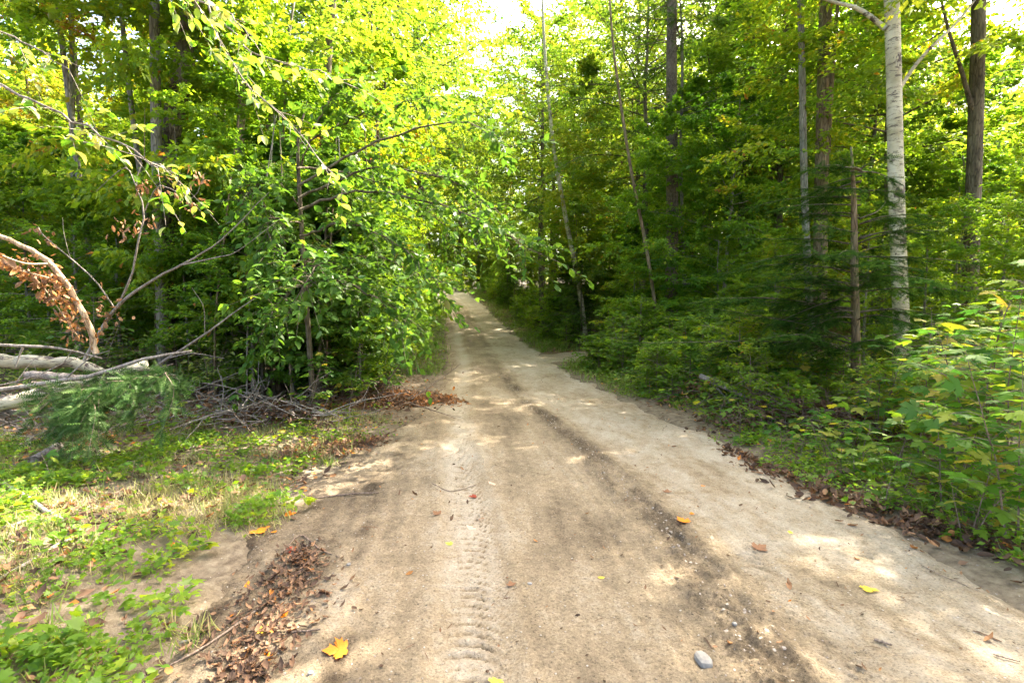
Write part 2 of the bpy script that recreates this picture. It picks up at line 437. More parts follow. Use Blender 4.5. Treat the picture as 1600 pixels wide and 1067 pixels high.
def road_mat():
    m, t, N, L = nt('sandy_road')
    g = N.new('ShaderNodeNewGeometry')
    def noise(sc, det=5, ro=.6):
        n = N.new('ShaderNodeTexNoise'); n.inputs['Scale'].default_value = sc; n.inputs['Detail'].default_value = det; n.inputs['Roughness'].default_value = ro
        L.new(g.outputs['Position'], n.inputs[0]); return n
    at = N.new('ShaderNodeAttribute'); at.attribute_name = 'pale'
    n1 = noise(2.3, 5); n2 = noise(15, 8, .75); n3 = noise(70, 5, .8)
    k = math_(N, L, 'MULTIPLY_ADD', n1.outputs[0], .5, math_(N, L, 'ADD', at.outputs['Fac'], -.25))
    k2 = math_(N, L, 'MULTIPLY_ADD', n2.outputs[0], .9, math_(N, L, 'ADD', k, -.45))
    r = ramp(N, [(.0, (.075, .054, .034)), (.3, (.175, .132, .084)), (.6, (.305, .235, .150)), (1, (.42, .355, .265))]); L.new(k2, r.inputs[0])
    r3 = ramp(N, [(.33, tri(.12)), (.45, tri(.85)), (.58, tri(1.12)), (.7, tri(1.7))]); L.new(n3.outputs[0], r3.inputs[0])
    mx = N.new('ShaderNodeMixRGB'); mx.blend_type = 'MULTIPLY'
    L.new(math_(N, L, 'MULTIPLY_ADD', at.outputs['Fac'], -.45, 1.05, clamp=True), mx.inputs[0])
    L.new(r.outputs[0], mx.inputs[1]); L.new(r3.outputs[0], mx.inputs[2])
    # pebbles in the grit
    v = N.new('ShaderNodeTexVoronoi'); v.inputs['Scale'].default_value = 42; v.inputs['Randomness'].default_value = 1; L.new(g.outputs['Position'], v.inputs[0])
    rv = ramp(N, [(.20, tri(1)), (.27, tri(0))]); L.new(v.outputs['Distance'], rv.inputs[0])
    sp = N.new('ShaderNodeSeparateColor'); L.new(v.outputs['Color'], sp.inputs[0])
    sel = math_(N, L, 'GREATER_THAN', sp.outputs[0], .80)
    pm = math_(N, L, 'MULTIPLY', rv.outputs[0], sel)
    pc = ramp(N, [(0, (.10, .08, .06)), (.5, (.34, .28, .22)), (1, (.55, .50, .44))]); L.new(sp.outputs[1], pc.inputs[0])
    m2 = N.new('ShaderNodeMixRGB'); L.new(math_(N, L, 'MULTIPLY', pm, .8), m2.inputs[0]); L.new(mx.outputs[0], m2.inputs[1]); L.new(pc.outputs[0], m2.inputs[2])
    bm = N.new('ShaderNodeBump'); bm.inputs['Strength'].default_value = 1.0; bm.inputs['Distance'].default_value = .03
    hh = math_(N, L, 'MULTIPLY_ADD', n3.outputs[0], .35, n2.outputs[0]); hh = math_(N, L, 'MULTIPLY_ADD', pm, .5, hh); L.new(hh, bm.inputs['Height'])
    p = N.new('ShaderNodeBsdfPrincipled'); p.inputs['Roughness'].default_value = .95; p.inputs['Specular IOR Level'].default_value = .15
    L.new(m2.outputs[0], p.inputs['Base Color']); L.new(bm.outputs[0], p.inputs['Normal'])
    o = N.new('ShaderNodeOutputMaterial'); L.new(p.outputs[0], o.inputs[0])
    return m
def plain(name, col, rough=.8, nsc=12, var=.5, bump=.3):
    m, t, N, L = nt(name)
    tc = N.new('ShaderNodeTexCoord'); n = N.new('ShaderNodeTexNoise'); n.inputs['Scale'].default_value = nsc; n.inputs['Detail'].default_value = 6
    L.new(tc.outputs['Object'], n.inputs[0])
    r = ramp(N, [(.3, tuple(c * (1 - var) for c in col)), (.7, tuple(c * (1 + var * .6) for c in col))]); L.new(n.outputs[0], r.inputs[0])
    b = N.new('ShaderNodeBump'); b.inputs['Strength'].default_value = bump; b.inputs['Distance'].default_value = .01; L.new(n.outputs[0], b.inputs['Height'])
    p = N.new('ShaderNodeBsdfPrincipled'); p.inputs['Roughness'].default_value = rough
    L.new(r.outputs[0], p.inputs['Base Color']); L.new(b.outputs[0], p.inputs['Normal'])
    o = N.new('ShaderNodeOutputMaterial'); L.new(p.outputs[0], o.inputs[0])
    return m
M_ground = ground_mat(); M_road = road_mat()

# ================================================================== SETTING
def grid(name, X, Y, Z, mat, attr):
    ny, nx = X.shape
    V = np.stack([X, Y, Z], -1).reshape(-1, 3)
    i = np.arange(ny - 1)[:, None] * nx; j = np.arange(nx - 1)[None]
    Q = np.stack([i + j, i + j + 1, i + nx + j + 1, i + nx + j], -1).reshape(-1, 4)
    return np_mesh(name, V, Q, 4, mat, {k: a.ravel() for k, a in attr.items()}, smooth=True)
def build_ground():
    u = np.linspace(-1, 1, 330); xs = 110 * np.sinh(5.0 * u) / math.sinh(5.0)
    v = np.linspace(0, 1, 330); ys = 2 + 150 * np.sinh(5.6 * (v - .18)) / math.sinh(5.6 * .82)
    X, Y = np.meshgrid(xs, ys)
    m = inroad(X, Y)
    Z = gzv(X, Y) - .10 * m + (1 - m) * .025 * (fbm(X * 7, Y * 7, 31, 3) - .5)
    dl = rl(Y) - X; dr = X - rr(Y)
    n = fbm(X * 1.1, Y * 1.1, 21, 4)
    bare = sstep(.7, .0, dl + (n - .45) * 1.5) * sstep(15, 6, Y) + sstep(.5, .0, dr + (n - .5) * .8)
    bare = np.clip(bare + m + side(X, Y), 0, 1)
    o = link('ground', grid('ground', X, Y, Z, M_ground, {'bare': bare}))
    tag(o, kind='structure')
def build_road():
    rows = [-10.0]
    while rows[-1] < 1.9: rows.append(rows[-1] + .12)
    while rows[-1] < 68: rows.append(rows[-1] + max(.0135, .0065 * rows[-1]))
    ys = np.array(rows)
    c = np.linspace(0, 1, 290)
    Y = np.repeat(ys[:, None], len(c), 1)
    wl = rl(ys)[:, None] - .35; wr = rr(ys)[:, None] + .35
    X = wl + (wr - wl) * c[None]
    edge = .75 * (fbm(X * 1.7, Y * 1.7, 41, 5) - .5)
    tx = np.interp(ys, _RY, _TX)[:, None]; dx = np.interp(ys, _RY, _DX)[:, None]
    z = hn(X, Y)
    e = np.minimum(X - wl, wr - X)
    z = z + .02 - .13 * np.maximum(sstep(.5, 0, e + edge), sstep(.22, 0, e))
    s = X - tx; d = X - dx
    n1 = fbm(X * 2.2, Y * 1.1, 51, 4); n2 = fbm(X * 14, Y * 9, 52, 3); n3 = fbm(X * 40, Y * 40, 53, 2); n4 = fbm(X * 16 + Y * 2.2, Y * 2.4, 54, 4)
    near = sstep(14, 5, Y)
    # left wheel track: shallow trough with lug prints
    tr = np.exp(-(s / .20) ** 2)
    z = z - .022 * tr + .012 * np.exp(-((np.abs(s + .0) - .24) / .05) ** 2)
    ph = (Y + .55 * (s + .03) ** 2 * 6 + .030 * (n2 - .5) + .06 * (n1 - .5)) / .080
    fr = ph - np.floor(ph)
    brk = (.6 + .4 * sstep(.32, .45, fbm(X * 8, Y * 5, 61, 3))) * (.4 + .6 * sstep(.25, .38, fbm(X * 1.2, Y * .9, 62, 2)))
    lug = np.exp(-((fr - .5) / .17) ** 2) * (.6 + .8 * n2)
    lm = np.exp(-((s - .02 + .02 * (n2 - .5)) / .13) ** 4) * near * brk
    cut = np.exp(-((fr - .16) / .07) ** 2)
    z = z + (.009 * lug - .019 * cut) * lm * (.45 + 1.1 * sstep(.35, .6, fbm(X * 4, Y * 7, 64, 3)))
    # right wheel track beyond the grit ridge: oblique prints
    s2 = X - (dx + .42)
    tr2 = np.exp(-(s2 / .16) ** 2); z = z - .014 * tr2
    fr2 = (Y + .9 * s2) / .085; fr2 = fr2 - np.floor(fr2)
    lm2 = np.exp(-((s2 + .02) / .12) ** 4) * near * sstep(.42, .55, fbm(X * 5, Y * 2.2, 63, 3))
    cut2 = np.exp(-((fr2 - .5) / .07) ** 2)
    z = z - .020 * cut2 * lm2
    # loose dark ridge
    rid = np.exp(-((d + .09 * (n1 - .5) * 4) / (.14 + .08 * sstep(6, 2, Y))) ** 2) * (.25 + .75 * sstep(17, 7, Y)) * (.55 + .75 * sstep(.36, .62, n4))
    z = z + rid * (.032 * n2 + .070 * (n3 - .4))
    edge_r = np.exp(-((d - .16) / .035) ** 2)
    z = z + edge_r * .022 * near * (n2 * 1.4)
    # fine parallel rut lines in the middle
    for off, w in ((-.33, .012), (-.26, .010), (-.20, .012), (-.42, .016)):
        q = np.exp(-((d - off - .05 * (fbm(Y * .7, Y * 0, 71, 2) - .5)) / w) ** 2)
        z = z - .008 * q * near
    lsh = sstep(-.42, -.62, s)                     # left shoulder: gritty dirt
    z = z + .010 * (n2 - .5) + .034 * lsh * (n2 - .45) + (.010 + .018 * lsh) * (n3 - .4) + .03 * (n1 - .5)
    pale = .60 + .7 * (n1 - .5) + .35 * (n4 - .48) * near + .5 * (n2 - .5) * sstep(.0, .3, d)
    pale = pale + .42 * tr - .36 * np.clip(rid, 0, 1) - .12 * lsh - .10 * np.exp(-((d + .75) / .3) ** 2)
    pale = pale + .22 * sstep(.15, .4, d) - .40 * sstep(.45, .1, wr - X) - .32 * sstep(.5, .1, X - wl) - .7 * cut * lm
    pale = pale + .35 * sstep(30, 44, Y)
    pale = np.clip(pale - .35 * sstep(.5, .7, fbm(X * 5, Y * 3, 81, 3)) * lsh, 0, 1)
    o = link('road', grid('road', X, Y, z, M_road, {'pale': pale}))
    tag(o, kind='structure')
    # the side drive
    xs = np.linspace(.2, 34, 240); c = np.linspace(-1.5, 1.5, 36)
    Xs = np.repeat(xs[:, None], 36, 1)
    cy_ = 15.6 + .11 * (xs - 1) * (xs > 1) + 2.2 * sstep(5, 14, xs)
    Ys = cy_[:, None] + c[None]
    e = np.minimum(c + 1.5, 1.5 - c)[None] + .5 * (fbm(Xs * .9, Ys * .9, 91, 3) - .5)
    Zs = hn(Xs, Ys) + .035 - .16 * sstep(.7, 0, e) - .05 * sstep(1.0, .2, Xs)
    # keep the mouth of the drive just under the main road's surface
    Zs = Zs - .06 * inroad(Xs, Ys)
    o = link('side_drive', grid('side_drive', Xs, Ys, Zs, M_road, {'pale': .45 + .45 * fbm(Xs, Ys, 92, 3)}))
    tag(o, kind='structure')
build_ground(); build_road()

# ================================================================== TREE KIT
def gen_tree(seed, H, hb, Rc, r0, nb, ntw, nlf, ls, tmpl, leafmat, barkmat, up0=.15, up1=.9, flat=.55, tint0=.4, tw=.35, droop=.15, name='tree', lean=0.02):
    """-> (wood mesh, crown mesh)"""
    q = np.random.RandomState(seed)
    k = 14
    zz = np.linspace(0, 1, k)
    w = np.cumsum(q.normal(0, lean, (k, 2)), 0) * H * .16
    tp = np.column_stack([w[:, 0], w[:, 1], zz * H]); tp[:, :2] -= tp[0, :2]
    tr = r0 * (1 - zz) ** .75 + .006; tr[0] *= 1.3
    paths = [(tp, tr)]
    B0 = []; BD = []; BL = []
    pos = []; dirs = []; lens = []
    for b in range(nb):
        t = hb / H + (1 - hb / H) * (b + q.rand()) / nb
        p0 = np.array([np.interp(t, zz, tp[:, i]) for i in range(3)])
        tt = (t - hb / H) / (1 - hb / H)
        prof = math.sin(PI * min(1, .18 + .80 * tt)) ** .6 * (1 - .1 * tt) if tmpl is not NEED else (1 - tt) ** .8 + .08
        Lb = Rc * prof * q.uniform(.55, 1.15)
        az = b * 2.39996 + q.uniform(-.5, .5)
        el = up0 + (up1 - up0) * tt ** 1.3 + q.normal(0, .12)
        d = np.array([math.cos(az) * math.cos(el), math.sin(az) * math.cos(el), math.sin(el)])
        n = 6; P = [p0]; dd = d.copy()
        for i in range(n):
            dd = norm(dd + q.normal(0, .10, 3) + np.array([0, 0, -droop * (i / n)])); P.append(P[-1] + dd * Lb / n)
        P = np.array(P)
        br = max(.004, r0 * .30 * (1 - t) ** .5 + .003) * min(1, Lb / 1.2)
        paths.append((P, np.linspace(br, .003, n + 1)))
        sidev = norm(np.cross(dd, [0, 0, 1]))
        for j in range(ntw):
            f = .18 + .82 * (j + q.rand()) / ntw
            c = np.array([np.interp(f * n, np.arange(n + 1), P[:, i]) for i in range(3)])
            sg = 1 if j % 2 else -1
            td = norm(dd * q.uniform(.5, 1.1) + sidev * sg * q.uniform(.5, 1.1) + q.normal(0, .22, 3) + np.array([0, 0, q.uniform(-.25, .25)]))
            tl = Lb * tw * (1.15 - .6 * f) * q.uniform(.6, 1.3) + .12
            pos.append(c); dirs.append(td); lens.append(tl)
    pos = np.array(pos); dirs = np.array(dirs); lens = np.array(lens)
    # thin twigs as 3-sided tubes for a share of them
    tws = []
    for i in q.permutation(len(pos))[:min(len(pos), 160)]:
        P = np.stack([pos[i], pos[i] + dirs[i] * lens[i] * .5 + [0, 0, .01], pos[i] + dirs[i] * lens[i]])
        tws.append((P, np.array([.0045, .003, .0015])))
    V1, Q1 = tubes_np(paths[:1], 10, .08); V2, Q2 = tubes_np(paths[1:], 5); V3, Q3 = tubes_np(tws, 3)
    V = np.concatenate([V1, V2, V3]); Q = np.concatenate([Q1, Q2 + len(V1), Q3 + len(V1) + len(V2)])
    wood = np_mesh(name + '_trunk', V, Q, 4, barkmat, smooth=True)
    I = np.repeat(np.arange(len(pos)), nlf); N_ = len(I)
    f = q.rand(N_) * 1.05
    P = pos[I] + dirs[I] * (lens[I] * f)[:, None] + q.normal(0, ls * .35, (N_, 3)) * np.array([1, 1, .6])
    P[:, 2] -= .12 * lens[I] * f * f
    sd_ = norm(np.cross(dirs[I], np.array([0, 0, 1.]))) * q.choice([-1, 1], N_)[:, None]
    D = norm(dirs[I] * .7 + sd_ * q.uniform(.3, 1.1, N_)[:, None] + q.normal(0, .25, (N_, 3)) + np.array([0, 0, -.22]))
    U = np.array([0, 0, 1.]) + q.normal(0, flat, (N_, 3))
    S = ls * q.uniform(.6, 1.2, N_)
    clump = fbm(P[:, 0] * .9 + 7, P[:, 2] * .9 + P[:, 1] * .7, seed, 3)
    tint = np.clip(tint0 + (clump - .45) * .9 + q.normal(0, .09, N_) + (q.rand(N_) < .015) * .35, 0, 1)
    c = Cloud(); c.leaves(tmpl, P, D, U, S, tint)
    return wood, c.mesh(name + '_crown', leafmat)

KIT = {}
def kit(name, n, **kw):
    KIT[name] = [gen_tree(seed=100 * len(KIT) + i + 3, name=name, **kw) for i in range(n)]
kit('under', 4, H=6.2, hb=.9, Rc=2.3, r0=.05, nb=38, ntw=14, nlf=30, ls=.11, tmpl=RHOMB, leafmat=M_leaf, barkmat=M_bark_grey, flat=.42, tint0=.50)
kit('tall', 4, H=15, hb=4.6, Rc=3.1, r0=.14, nb=50, ntw=15, nlf=28, ls=.135, tmpl=RHOMB, leafmat=M_leaf, barkmat=M_bark_dark, flat=.5, tint0=.60)
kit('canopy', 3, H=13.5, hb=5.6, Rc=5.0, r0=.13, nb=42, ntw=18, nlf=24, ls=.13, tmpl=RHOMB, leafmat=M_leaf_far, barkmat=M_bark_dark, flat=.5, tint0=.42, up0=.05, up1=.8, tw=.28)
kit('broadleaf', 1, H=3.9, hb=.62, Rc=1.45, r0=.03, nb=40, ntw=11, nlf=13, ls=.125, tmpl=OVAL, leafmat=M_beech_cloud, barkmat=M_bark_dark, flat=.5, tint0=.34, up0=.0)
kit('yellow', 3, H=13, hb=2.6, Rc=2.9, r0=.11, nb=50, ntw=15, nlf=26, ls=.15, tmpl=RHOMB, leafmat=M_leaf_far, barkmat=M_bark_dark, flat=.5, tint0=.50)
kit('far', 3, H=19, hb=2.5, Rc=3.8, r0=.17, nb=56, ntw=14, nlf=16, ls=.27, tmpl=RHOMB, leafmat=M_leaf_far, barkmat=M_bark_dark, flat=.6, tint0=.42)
kit('shrub', 4, H=1.7, hb=.12, Rc=.95, r0=.015, nb=22, ntw=8, nlf=12, ls=.085, tmpl=RHOMB, leafmat=M_leaf, barkmat=M_stick, flat=.4, tint0=.36)
kit('broadshrub', 3, H=1.3, hb=.12, Rc=.8, r0=.012, nb=16, ntw=5, nlf=6, ls=.125, tmpl=MAPLO, leafmat=M_leaf, barkmat=M_stick, flat=.35, tint0=.42)
kit('hemlock', 2, H=8.5, hb=.8, Rc=1.9, r0=.07, nb=60, ntw=16, nlf=7, ls=.16, tmpl=NEED, leafmat=M_need, barkmat=M_bark_dark, up0=-.1, up1=.5, flat=.25, tint0=.40, droop=.25)
kit('youngfir', 2, H=2.6, hb=.15, Rc=1.1, r0=.03, nb=40, ntw=10, nlf=5, ls=.14, tmpl=NEED, leafmat=M_need, barkmat=M_bark_dark, up0=0., up1=.5, flat=.25, tint0=.5, droop=.2)

def copy_tree(kind, v, loc, s=1.0, rz=None, tilt=(0, 0), name='maple_tree', label='', cat='tree', group=None, sz=None, crown=True):
    wood, cr = KIT[kind][v % len(KIT[kind])]
    e = empty(name, loc, label, cat, group)
    e.rotation_euler = (tilt[0], tilt[1], rnd.uniform(0, 6.28) if rz is None else rz)
    e.scale = (s, s, sz if sz else s)
    link('trunk', wood, e)
    if crown: link('crown', cr, e)
    return e
def custom_tree(name, label, pts, radii, mat, crown=None, cs=1.0, cz=None, sides=12, limbs=(), bark_limbs=None, group=None, wob=.05, n=26):
    """pts: world polyline; crown: (kind, variant) put so that it stands along the trunk"""
    base = Vector(pts[0])
    e = empty(name, base, label, 'tree', group)
    P = bez([Vector(p) - base for p in pts], n)
    rad = np.interp(np.linspace(0, 1, n), np.linspace(0, 1, len(radii)), radii)
    link('trunk', tube_mesh('trunk', [(P, rad)], mat, sides, wob), e)
    for lb in limbs:
        Pl = bez([Vector(p) - base for p in lb[0]], 12)
        link('limb', tube_mesh('limb', [(Pl, np.linspace(lb[1], lb[1] * .3, 12))], bark_limbs or mat, 7), e)
    if crown:
        o = link('crown', KIT[crown[0]][crown[1] % len(KIT[crown[0]])][1], e)
        o.scale = (cs, cs, cz or cs); o.rotation_euler.z = rnd.uniform(0, 6.28)
        if len(crown) > 2:
            o.location = crown[2]
    return e
def up(px0, py0, px1, py1, Y, H, Y1=None):
    """trunk line through two picture points at depth Y, from the ground to height H"""
    a = pt(px0, py0, Y); b = pt(px1, py1, Y1 or Y)
    d = (b - a) / (b.z - a.z)
    g = a + d * (gz(a.x, a.y) - .1 - a.z)
    out = [g]
    for i in range(1, 5):
        z = H * i / 4
        out.append(a + d * (z - a.z) + Vector((rnd.uniform(-.04, .04), rnd.uniform(-.04, .04), 0)))
    return out

# ------------------------------------------------------------------ the trees one can single out
def heroes():
    # white birch on the right
    P = up(1408, 480, 1392, 60, 8.6, 13)
    custom_tree('birch_tree', 'thick white birch trunk with peeling bark and a dark scar right of the road', P, [.120, .113, .104, .085, .05], M_birch, ('canopy', 0, (0, 0, 1.5)), .62, 1.0, sides=18, wob=.04, n=40,
                limbs=[([pt(1384, 45, 8.6), pt(1340, 14, 8.7), pt(1280, -5, 8.9), pt(1200, -60, 9.2)], .045), ([pt(1398, 150, 8.6), pt(1440, 90, 8.5), pt(1500, 30, 8.4), pt(1560, -50, 8.3)], .035)])
    # spruce with a straight brown trunk
    P = up(1048, 440, 1050, 0, 14.5, 17)
    sp = custom_tree('spruce_tree', 'straight brown spruce trunk with thin bare side branches right of the road', P, [.19, .165, .14, .11, .05], M_bark_spruce, None, sides=14, n=40)
    q = np.random.RandomState(5)
    br = []; c = Cloud()
    base = np.array(P[0])
    for i in range(120):
        z = q.uniform(6.2, 16.5) if i > 26 else q.uniform(2.5, 6.2)
        az = q.rand() * 6.28; L = q.uniform(1.6, 3.4) * (1 - .03 * z) if i > 26 else q.uniform(.4, 1.6)
        p0 = np.array([0, 0, z]); el = q.uniform(-.1, .35)
        d = np.array([math.cos(az), math.sin(az), el]); Pq = [p0]
        for k in range(6):
            Pq.append(Pq[-1] + d * L / 6); d = d + q.normal(0, .09, 3) + [0, 0, -.05]
        br.append((np.array(Pq), np.linspace(.015, .003, 7)))
        if i > 26:
            Pq = np.array(Pq)
            for k in range(16):
                f = q.uniform(1.5, 6); cc = np.array([np.interp(f, range(7), Pq[:, a]) for a in range(3)])
                sdv = norm(np.cross(d, [0, 0, 1])) * q.choice([-1, 1])
                td = norm(d * .7 + sdv * q.uniform(.4, 1.2) + q.normal(0, .2, 3) + [0, 0, -.3]); tl = q.uniform(.2, .6)
                br.append((np.stack([cc, cc + td * tl * .5, cc + td * tl]), np.array([.004, .003, .002]))) if k % 3 == 0 else None
                m = 4; ff = np.linspace(.1, .9, m)[:, None]
                c.leaves(NEED, cc + td * tl * ff, np.repeat(td[None], m, 0) + q.normal(0, .35, (m, 3)), np.array([0, 0, 1.]) + q.normal(0, .3, (m, 3)), q.uniform(.12, .2, m), q.uniform(.2, .9, m))
    link('branches', tube_mesh('branches', br, M_bark_spruce, 4), sp)['kind'] = 'stuff'
    link('crown', c.mesh('spruce_crown', M_need), sp)
    # dark trunk far right
    custom_tree('maple_tree', 'dark rough maple trunk at the right edge behind the white birch', up(1516, 400, 1525, 60, 10, 15), [.135, .125, .11, .085, .05], M_bark_dark, ('tall', 1, (0, 0, 2.5)), .85, limbs=[([pt(1524, 190, 10), pt(1505, 120, 9.9), pt(1480, 40, 9.8), pt(1462, -40, 9.8)], .05)])
    custom_tree('maple_tree', 'stout brown maple trunk behind the dark hemlock, left of the white birch', up(1286, 280, 1291, 40, 11.5, 17), [.15, .135, .12, .10, .06], M_bark_warm, ('tall', 2, (0, 0, 2.5)), .9, limbs=[([pt(1293, 240, 11.5), pt(1300, 120, 11.3), pt(1308, 20, 11.2), pt(1320, -90, 11)], .06)])
    custom_tree('maple_tree', 'slim grey trunk just left of the stout brown maple', up(1258, 250, 1250, 40, 10.8, 15), [.075, .07, .06, .05, .03], M_bark_grey, ('tall', 3), .85)
    custom_tree('maple_tree', 'forked dark trunk standing in deep shade between spruce and hemlock', up(1160, 300, 1166, 210, 17, 12), [.15, .13, .11, .08, .04], M_bark_dark, ('yellow', 0), .9, limbs=[([pt(1161, 260, 17), pt(1140, 215, 16.9), pt(1118, 150, 16.8), pt(1105, 80, 16.7)], .07)])
    custom_tree('maple_tree', 'thin dark trunk with leaning twin stem left of the hemlock top', up(1203, 280, 1192, 200, 18, 12), [.12, .11, .09, .07, .03], M_bark_dark, ('yellow', 1), .85, limbs=[([pt(1204, 270, 18), pt(1212, 230, 18), pt(1213, 180, 18), pt(1220, 100, 18)], .08)])
    # slim leaning birch in the middle
    custom_tree('birch_tree', 'thin white birch leaning left over the bushes at the bend', [on(917, 19, -.1), pt(905, 450, 19), pt(880, 320, 19), pt(862, 205, 19), pt(850, 60, 19), pt(846, -60, 19)], [.10, .09, .08, .065, .05, .03], M_birch, ('yellow', 2), .78, sides=10)
    custom_tree('young_tree', 'slender brown stem leaning left beside the spruce', [on(1040, 13, -.1), pt(1012, 400, 13), pt(985, 260, 13), pt(960, 90, 13), pt(950, -40, 13)], [.05, .045, .04, .03, .02], M_bark_warm, ('under', 0), .8, 1.0, sides=8)
    custom_tree('young_tree', 'thin pale stem right behind the spruce trunk', [on(1075, 15.5, -.1), pt(1068, 400, 15.5), pt(1064, 260, 15.5), pt(1066, 80, 15.5), pt(1060, -40, 15.5)], [.06, .055, .05, .04, .02], M_bark_grey, ('under', 1), .9, 1.3, sides=8)
    # dark young hemlock, right of centre
    P = [on(1337, 7.2, -.1), pt(1337, 560, 7.2), pt(1335, 420, 7.2), pt(1334, 310, 7.2), pt(1330, 230, 7.2)]
    h = custom_tree('hemlock_tree', 'young dark hemlock with drooping feathery boughs in front of the birch', P, [.065, .06, .05, .035, .012], M_bark_warm, None, sides=10)
    base = np.array(P[0]); q = np.random.RandomState(8); br = []; c = Cloud()
    for i in range(72):
        z = q.uniform(1.0, 3.6); tt = (z - 1.0) / 2.7
        az = q.rand() * 6.28
        if q.rand() < .45: az = q.uniform(2.2, 4.4)
        L = (1.7 * (1 - tt) ** .45 + .3) * q.uniform(.5, 1.15) * (1.1 if math.cos(az) < 0 else .75)
        d = np.array([math.cos(az), math.sin(az), q.uniform(-.05, .35)]); Pq = [np.array([0, 0, z])]
        for k in range(6): Pq.append(Pq[-1] + d * L / 6); d = d + q.normal(0, .08, 3) + [0, 0, -.06]
        Pq = np.array(Pq); br.append((Pq, np.linspace(.012, .002, 7)))
        for k in range(int(30 * L)):
            f = q.uniform(1.0, 6); cc = np.array([np.interp(f, range(7), Pq[:, a]) for a in range(3)])
            sdv = norm(np.cross(d, [0, 0, 1])) * q.choice([-1, 1])
            td = norm(d * .9 + sdv * q.uniform(.3, 1.1) + q.normal(0, .12, 3) + [0, 0, -.12]); tl = q.uniform(.12, .42) * (1.2 - f / 9)
            m = 5; ff = np.linspace(.0, .9, m)[:, None]
            c.leaves(NEED, cc + td * tl * ff, np.repeat(td[None], m, 0) + q.normal(0, .45, (m, 3)) * [1, 1, .5], np.array([0, 0, 1.]) + q.normal(0, .22, (m, 3)), q.uniform(.08, .15, m), q.uniform(.0, .8, m))
    link('branches', tube_mesh('branches', br, M_bark_dark, 4), h); link('crown', c.mesh('hemlock_crown', M_need), h)
    # left side
    custom_tree('maple_tree', 'straight pale grey trunk left of the thick dark trunk', up(248, 200, 244, 20, 8.6, 15), [.082, .078, .072, .06, .04], M_bark_grey, ('tall', 2, (0, 0, 2.4)), .75)
    P = [on(255, 8.9, -.1), pt(258, 420, 8.9), pt(263, 250, 8.9), pt(283, 120, 8.9), pt(297, 20, 8.9), pt(312, -180, 8.9), pt(318, -420, 8.9)]
    custom_tree('maple_tree', 'thick dark rough barked trunk leaning right in the left woods', P, [.16, .15, .135, .165, .155, .12, .08], M_bark_dark, ('tall', 3, (.4, 0, 2.6)), .8, sides=16, wob=.12, n=44)
    custom_tree('maple_tree', 'slim pale pole near the top left corner', up(118, 220, 92, 10, 9.6, 13), [.055, .05, .045, .04, .03], M_bark_grey, ('tall', 1, (0, 0, 3)), .7)
    custom_tree('maple_tree', 'straight thin pole crossing the leaning pole in the top left', up(114, 230, 108, 10, 9.9, 14), [.05, .047, .042, .035, .03], M_bark_grey, ('tall', 0, (0, 0, 3)), .75)
    custom_tree('young_tree', 'thin mottled stem between the top left poles and the grey trunk', up(212, 180, 192, 10, 9.2, 11), [.042, .045, .04, .03, .02], M_bark_grey, ('under', 2), 1.0, 1.7)
    custom_tree('young_tree', 'warm brown lichened trunk nearest the leaf covered verge on the left', [on(367, 9.0, -.1), pt(368, 520, 9.0), pt(372, 330, 9.0), pt(378, 150, 9.0), pt(384, 0, 9.0), pt(392, -200, 9.0)], [.085, .075, .068, .06, .05, .035], M_lichen, ('under', 3), .9, 1.35, sides=12, n=36)
    custom_tree('young_tree', 'short thin straight stem right of the warm brown trunk', [on(432, 9.2, -.1), pt(433, 480, 9.2), pt(436, 380, 9.2), pt(440, 250, 9.2), pt(450, 80, 9.2)], [.045, .04, .035, .03, .015], M_bark_warm, ('under', 0), .8, .95)
    custom_tree('young_tree', 'thin stem leaning right behind the warm brown trunk', [on(348, 9.8, -.1), pt(385, 320, 9.8), pt(410, 230, 9.8), pt(440, 120, 9.8), pt(460, 0, 9.8)], [.05, .045, .04, .035, .02], M_bark_grey, ('under', 1), .8, 1.1)
    custom_tree('maple_tree', 'dark upright trunk high left of the road opening', up(508, 160, 520, 10, 10.5, 15), [.085, .08, .075, .06, .04], M_bark_dark, ('canopy', 2), .95)
    custom_tree('maple_tree', 'dark trunk leaning right beside the road opening', up(575, 250, 622, 0, 15.5, 16), [.12, .11, .10, .08, .04], M_bark_dark, ('canopy', 1), 1.15)
    custom_tree('young_tree', 'slim stem standing over the dead leaves left of the road', [on(600, 12.5, -.1), pt(601, 520, 12.5), pt(596, 380, 12.5), pt(590, 200, 12.5), pt(580, 30, 12.5)], [.05, .045, .04, .03, .02], M_bark_dark, ('under', 2), .95, 1.2)
heroes()

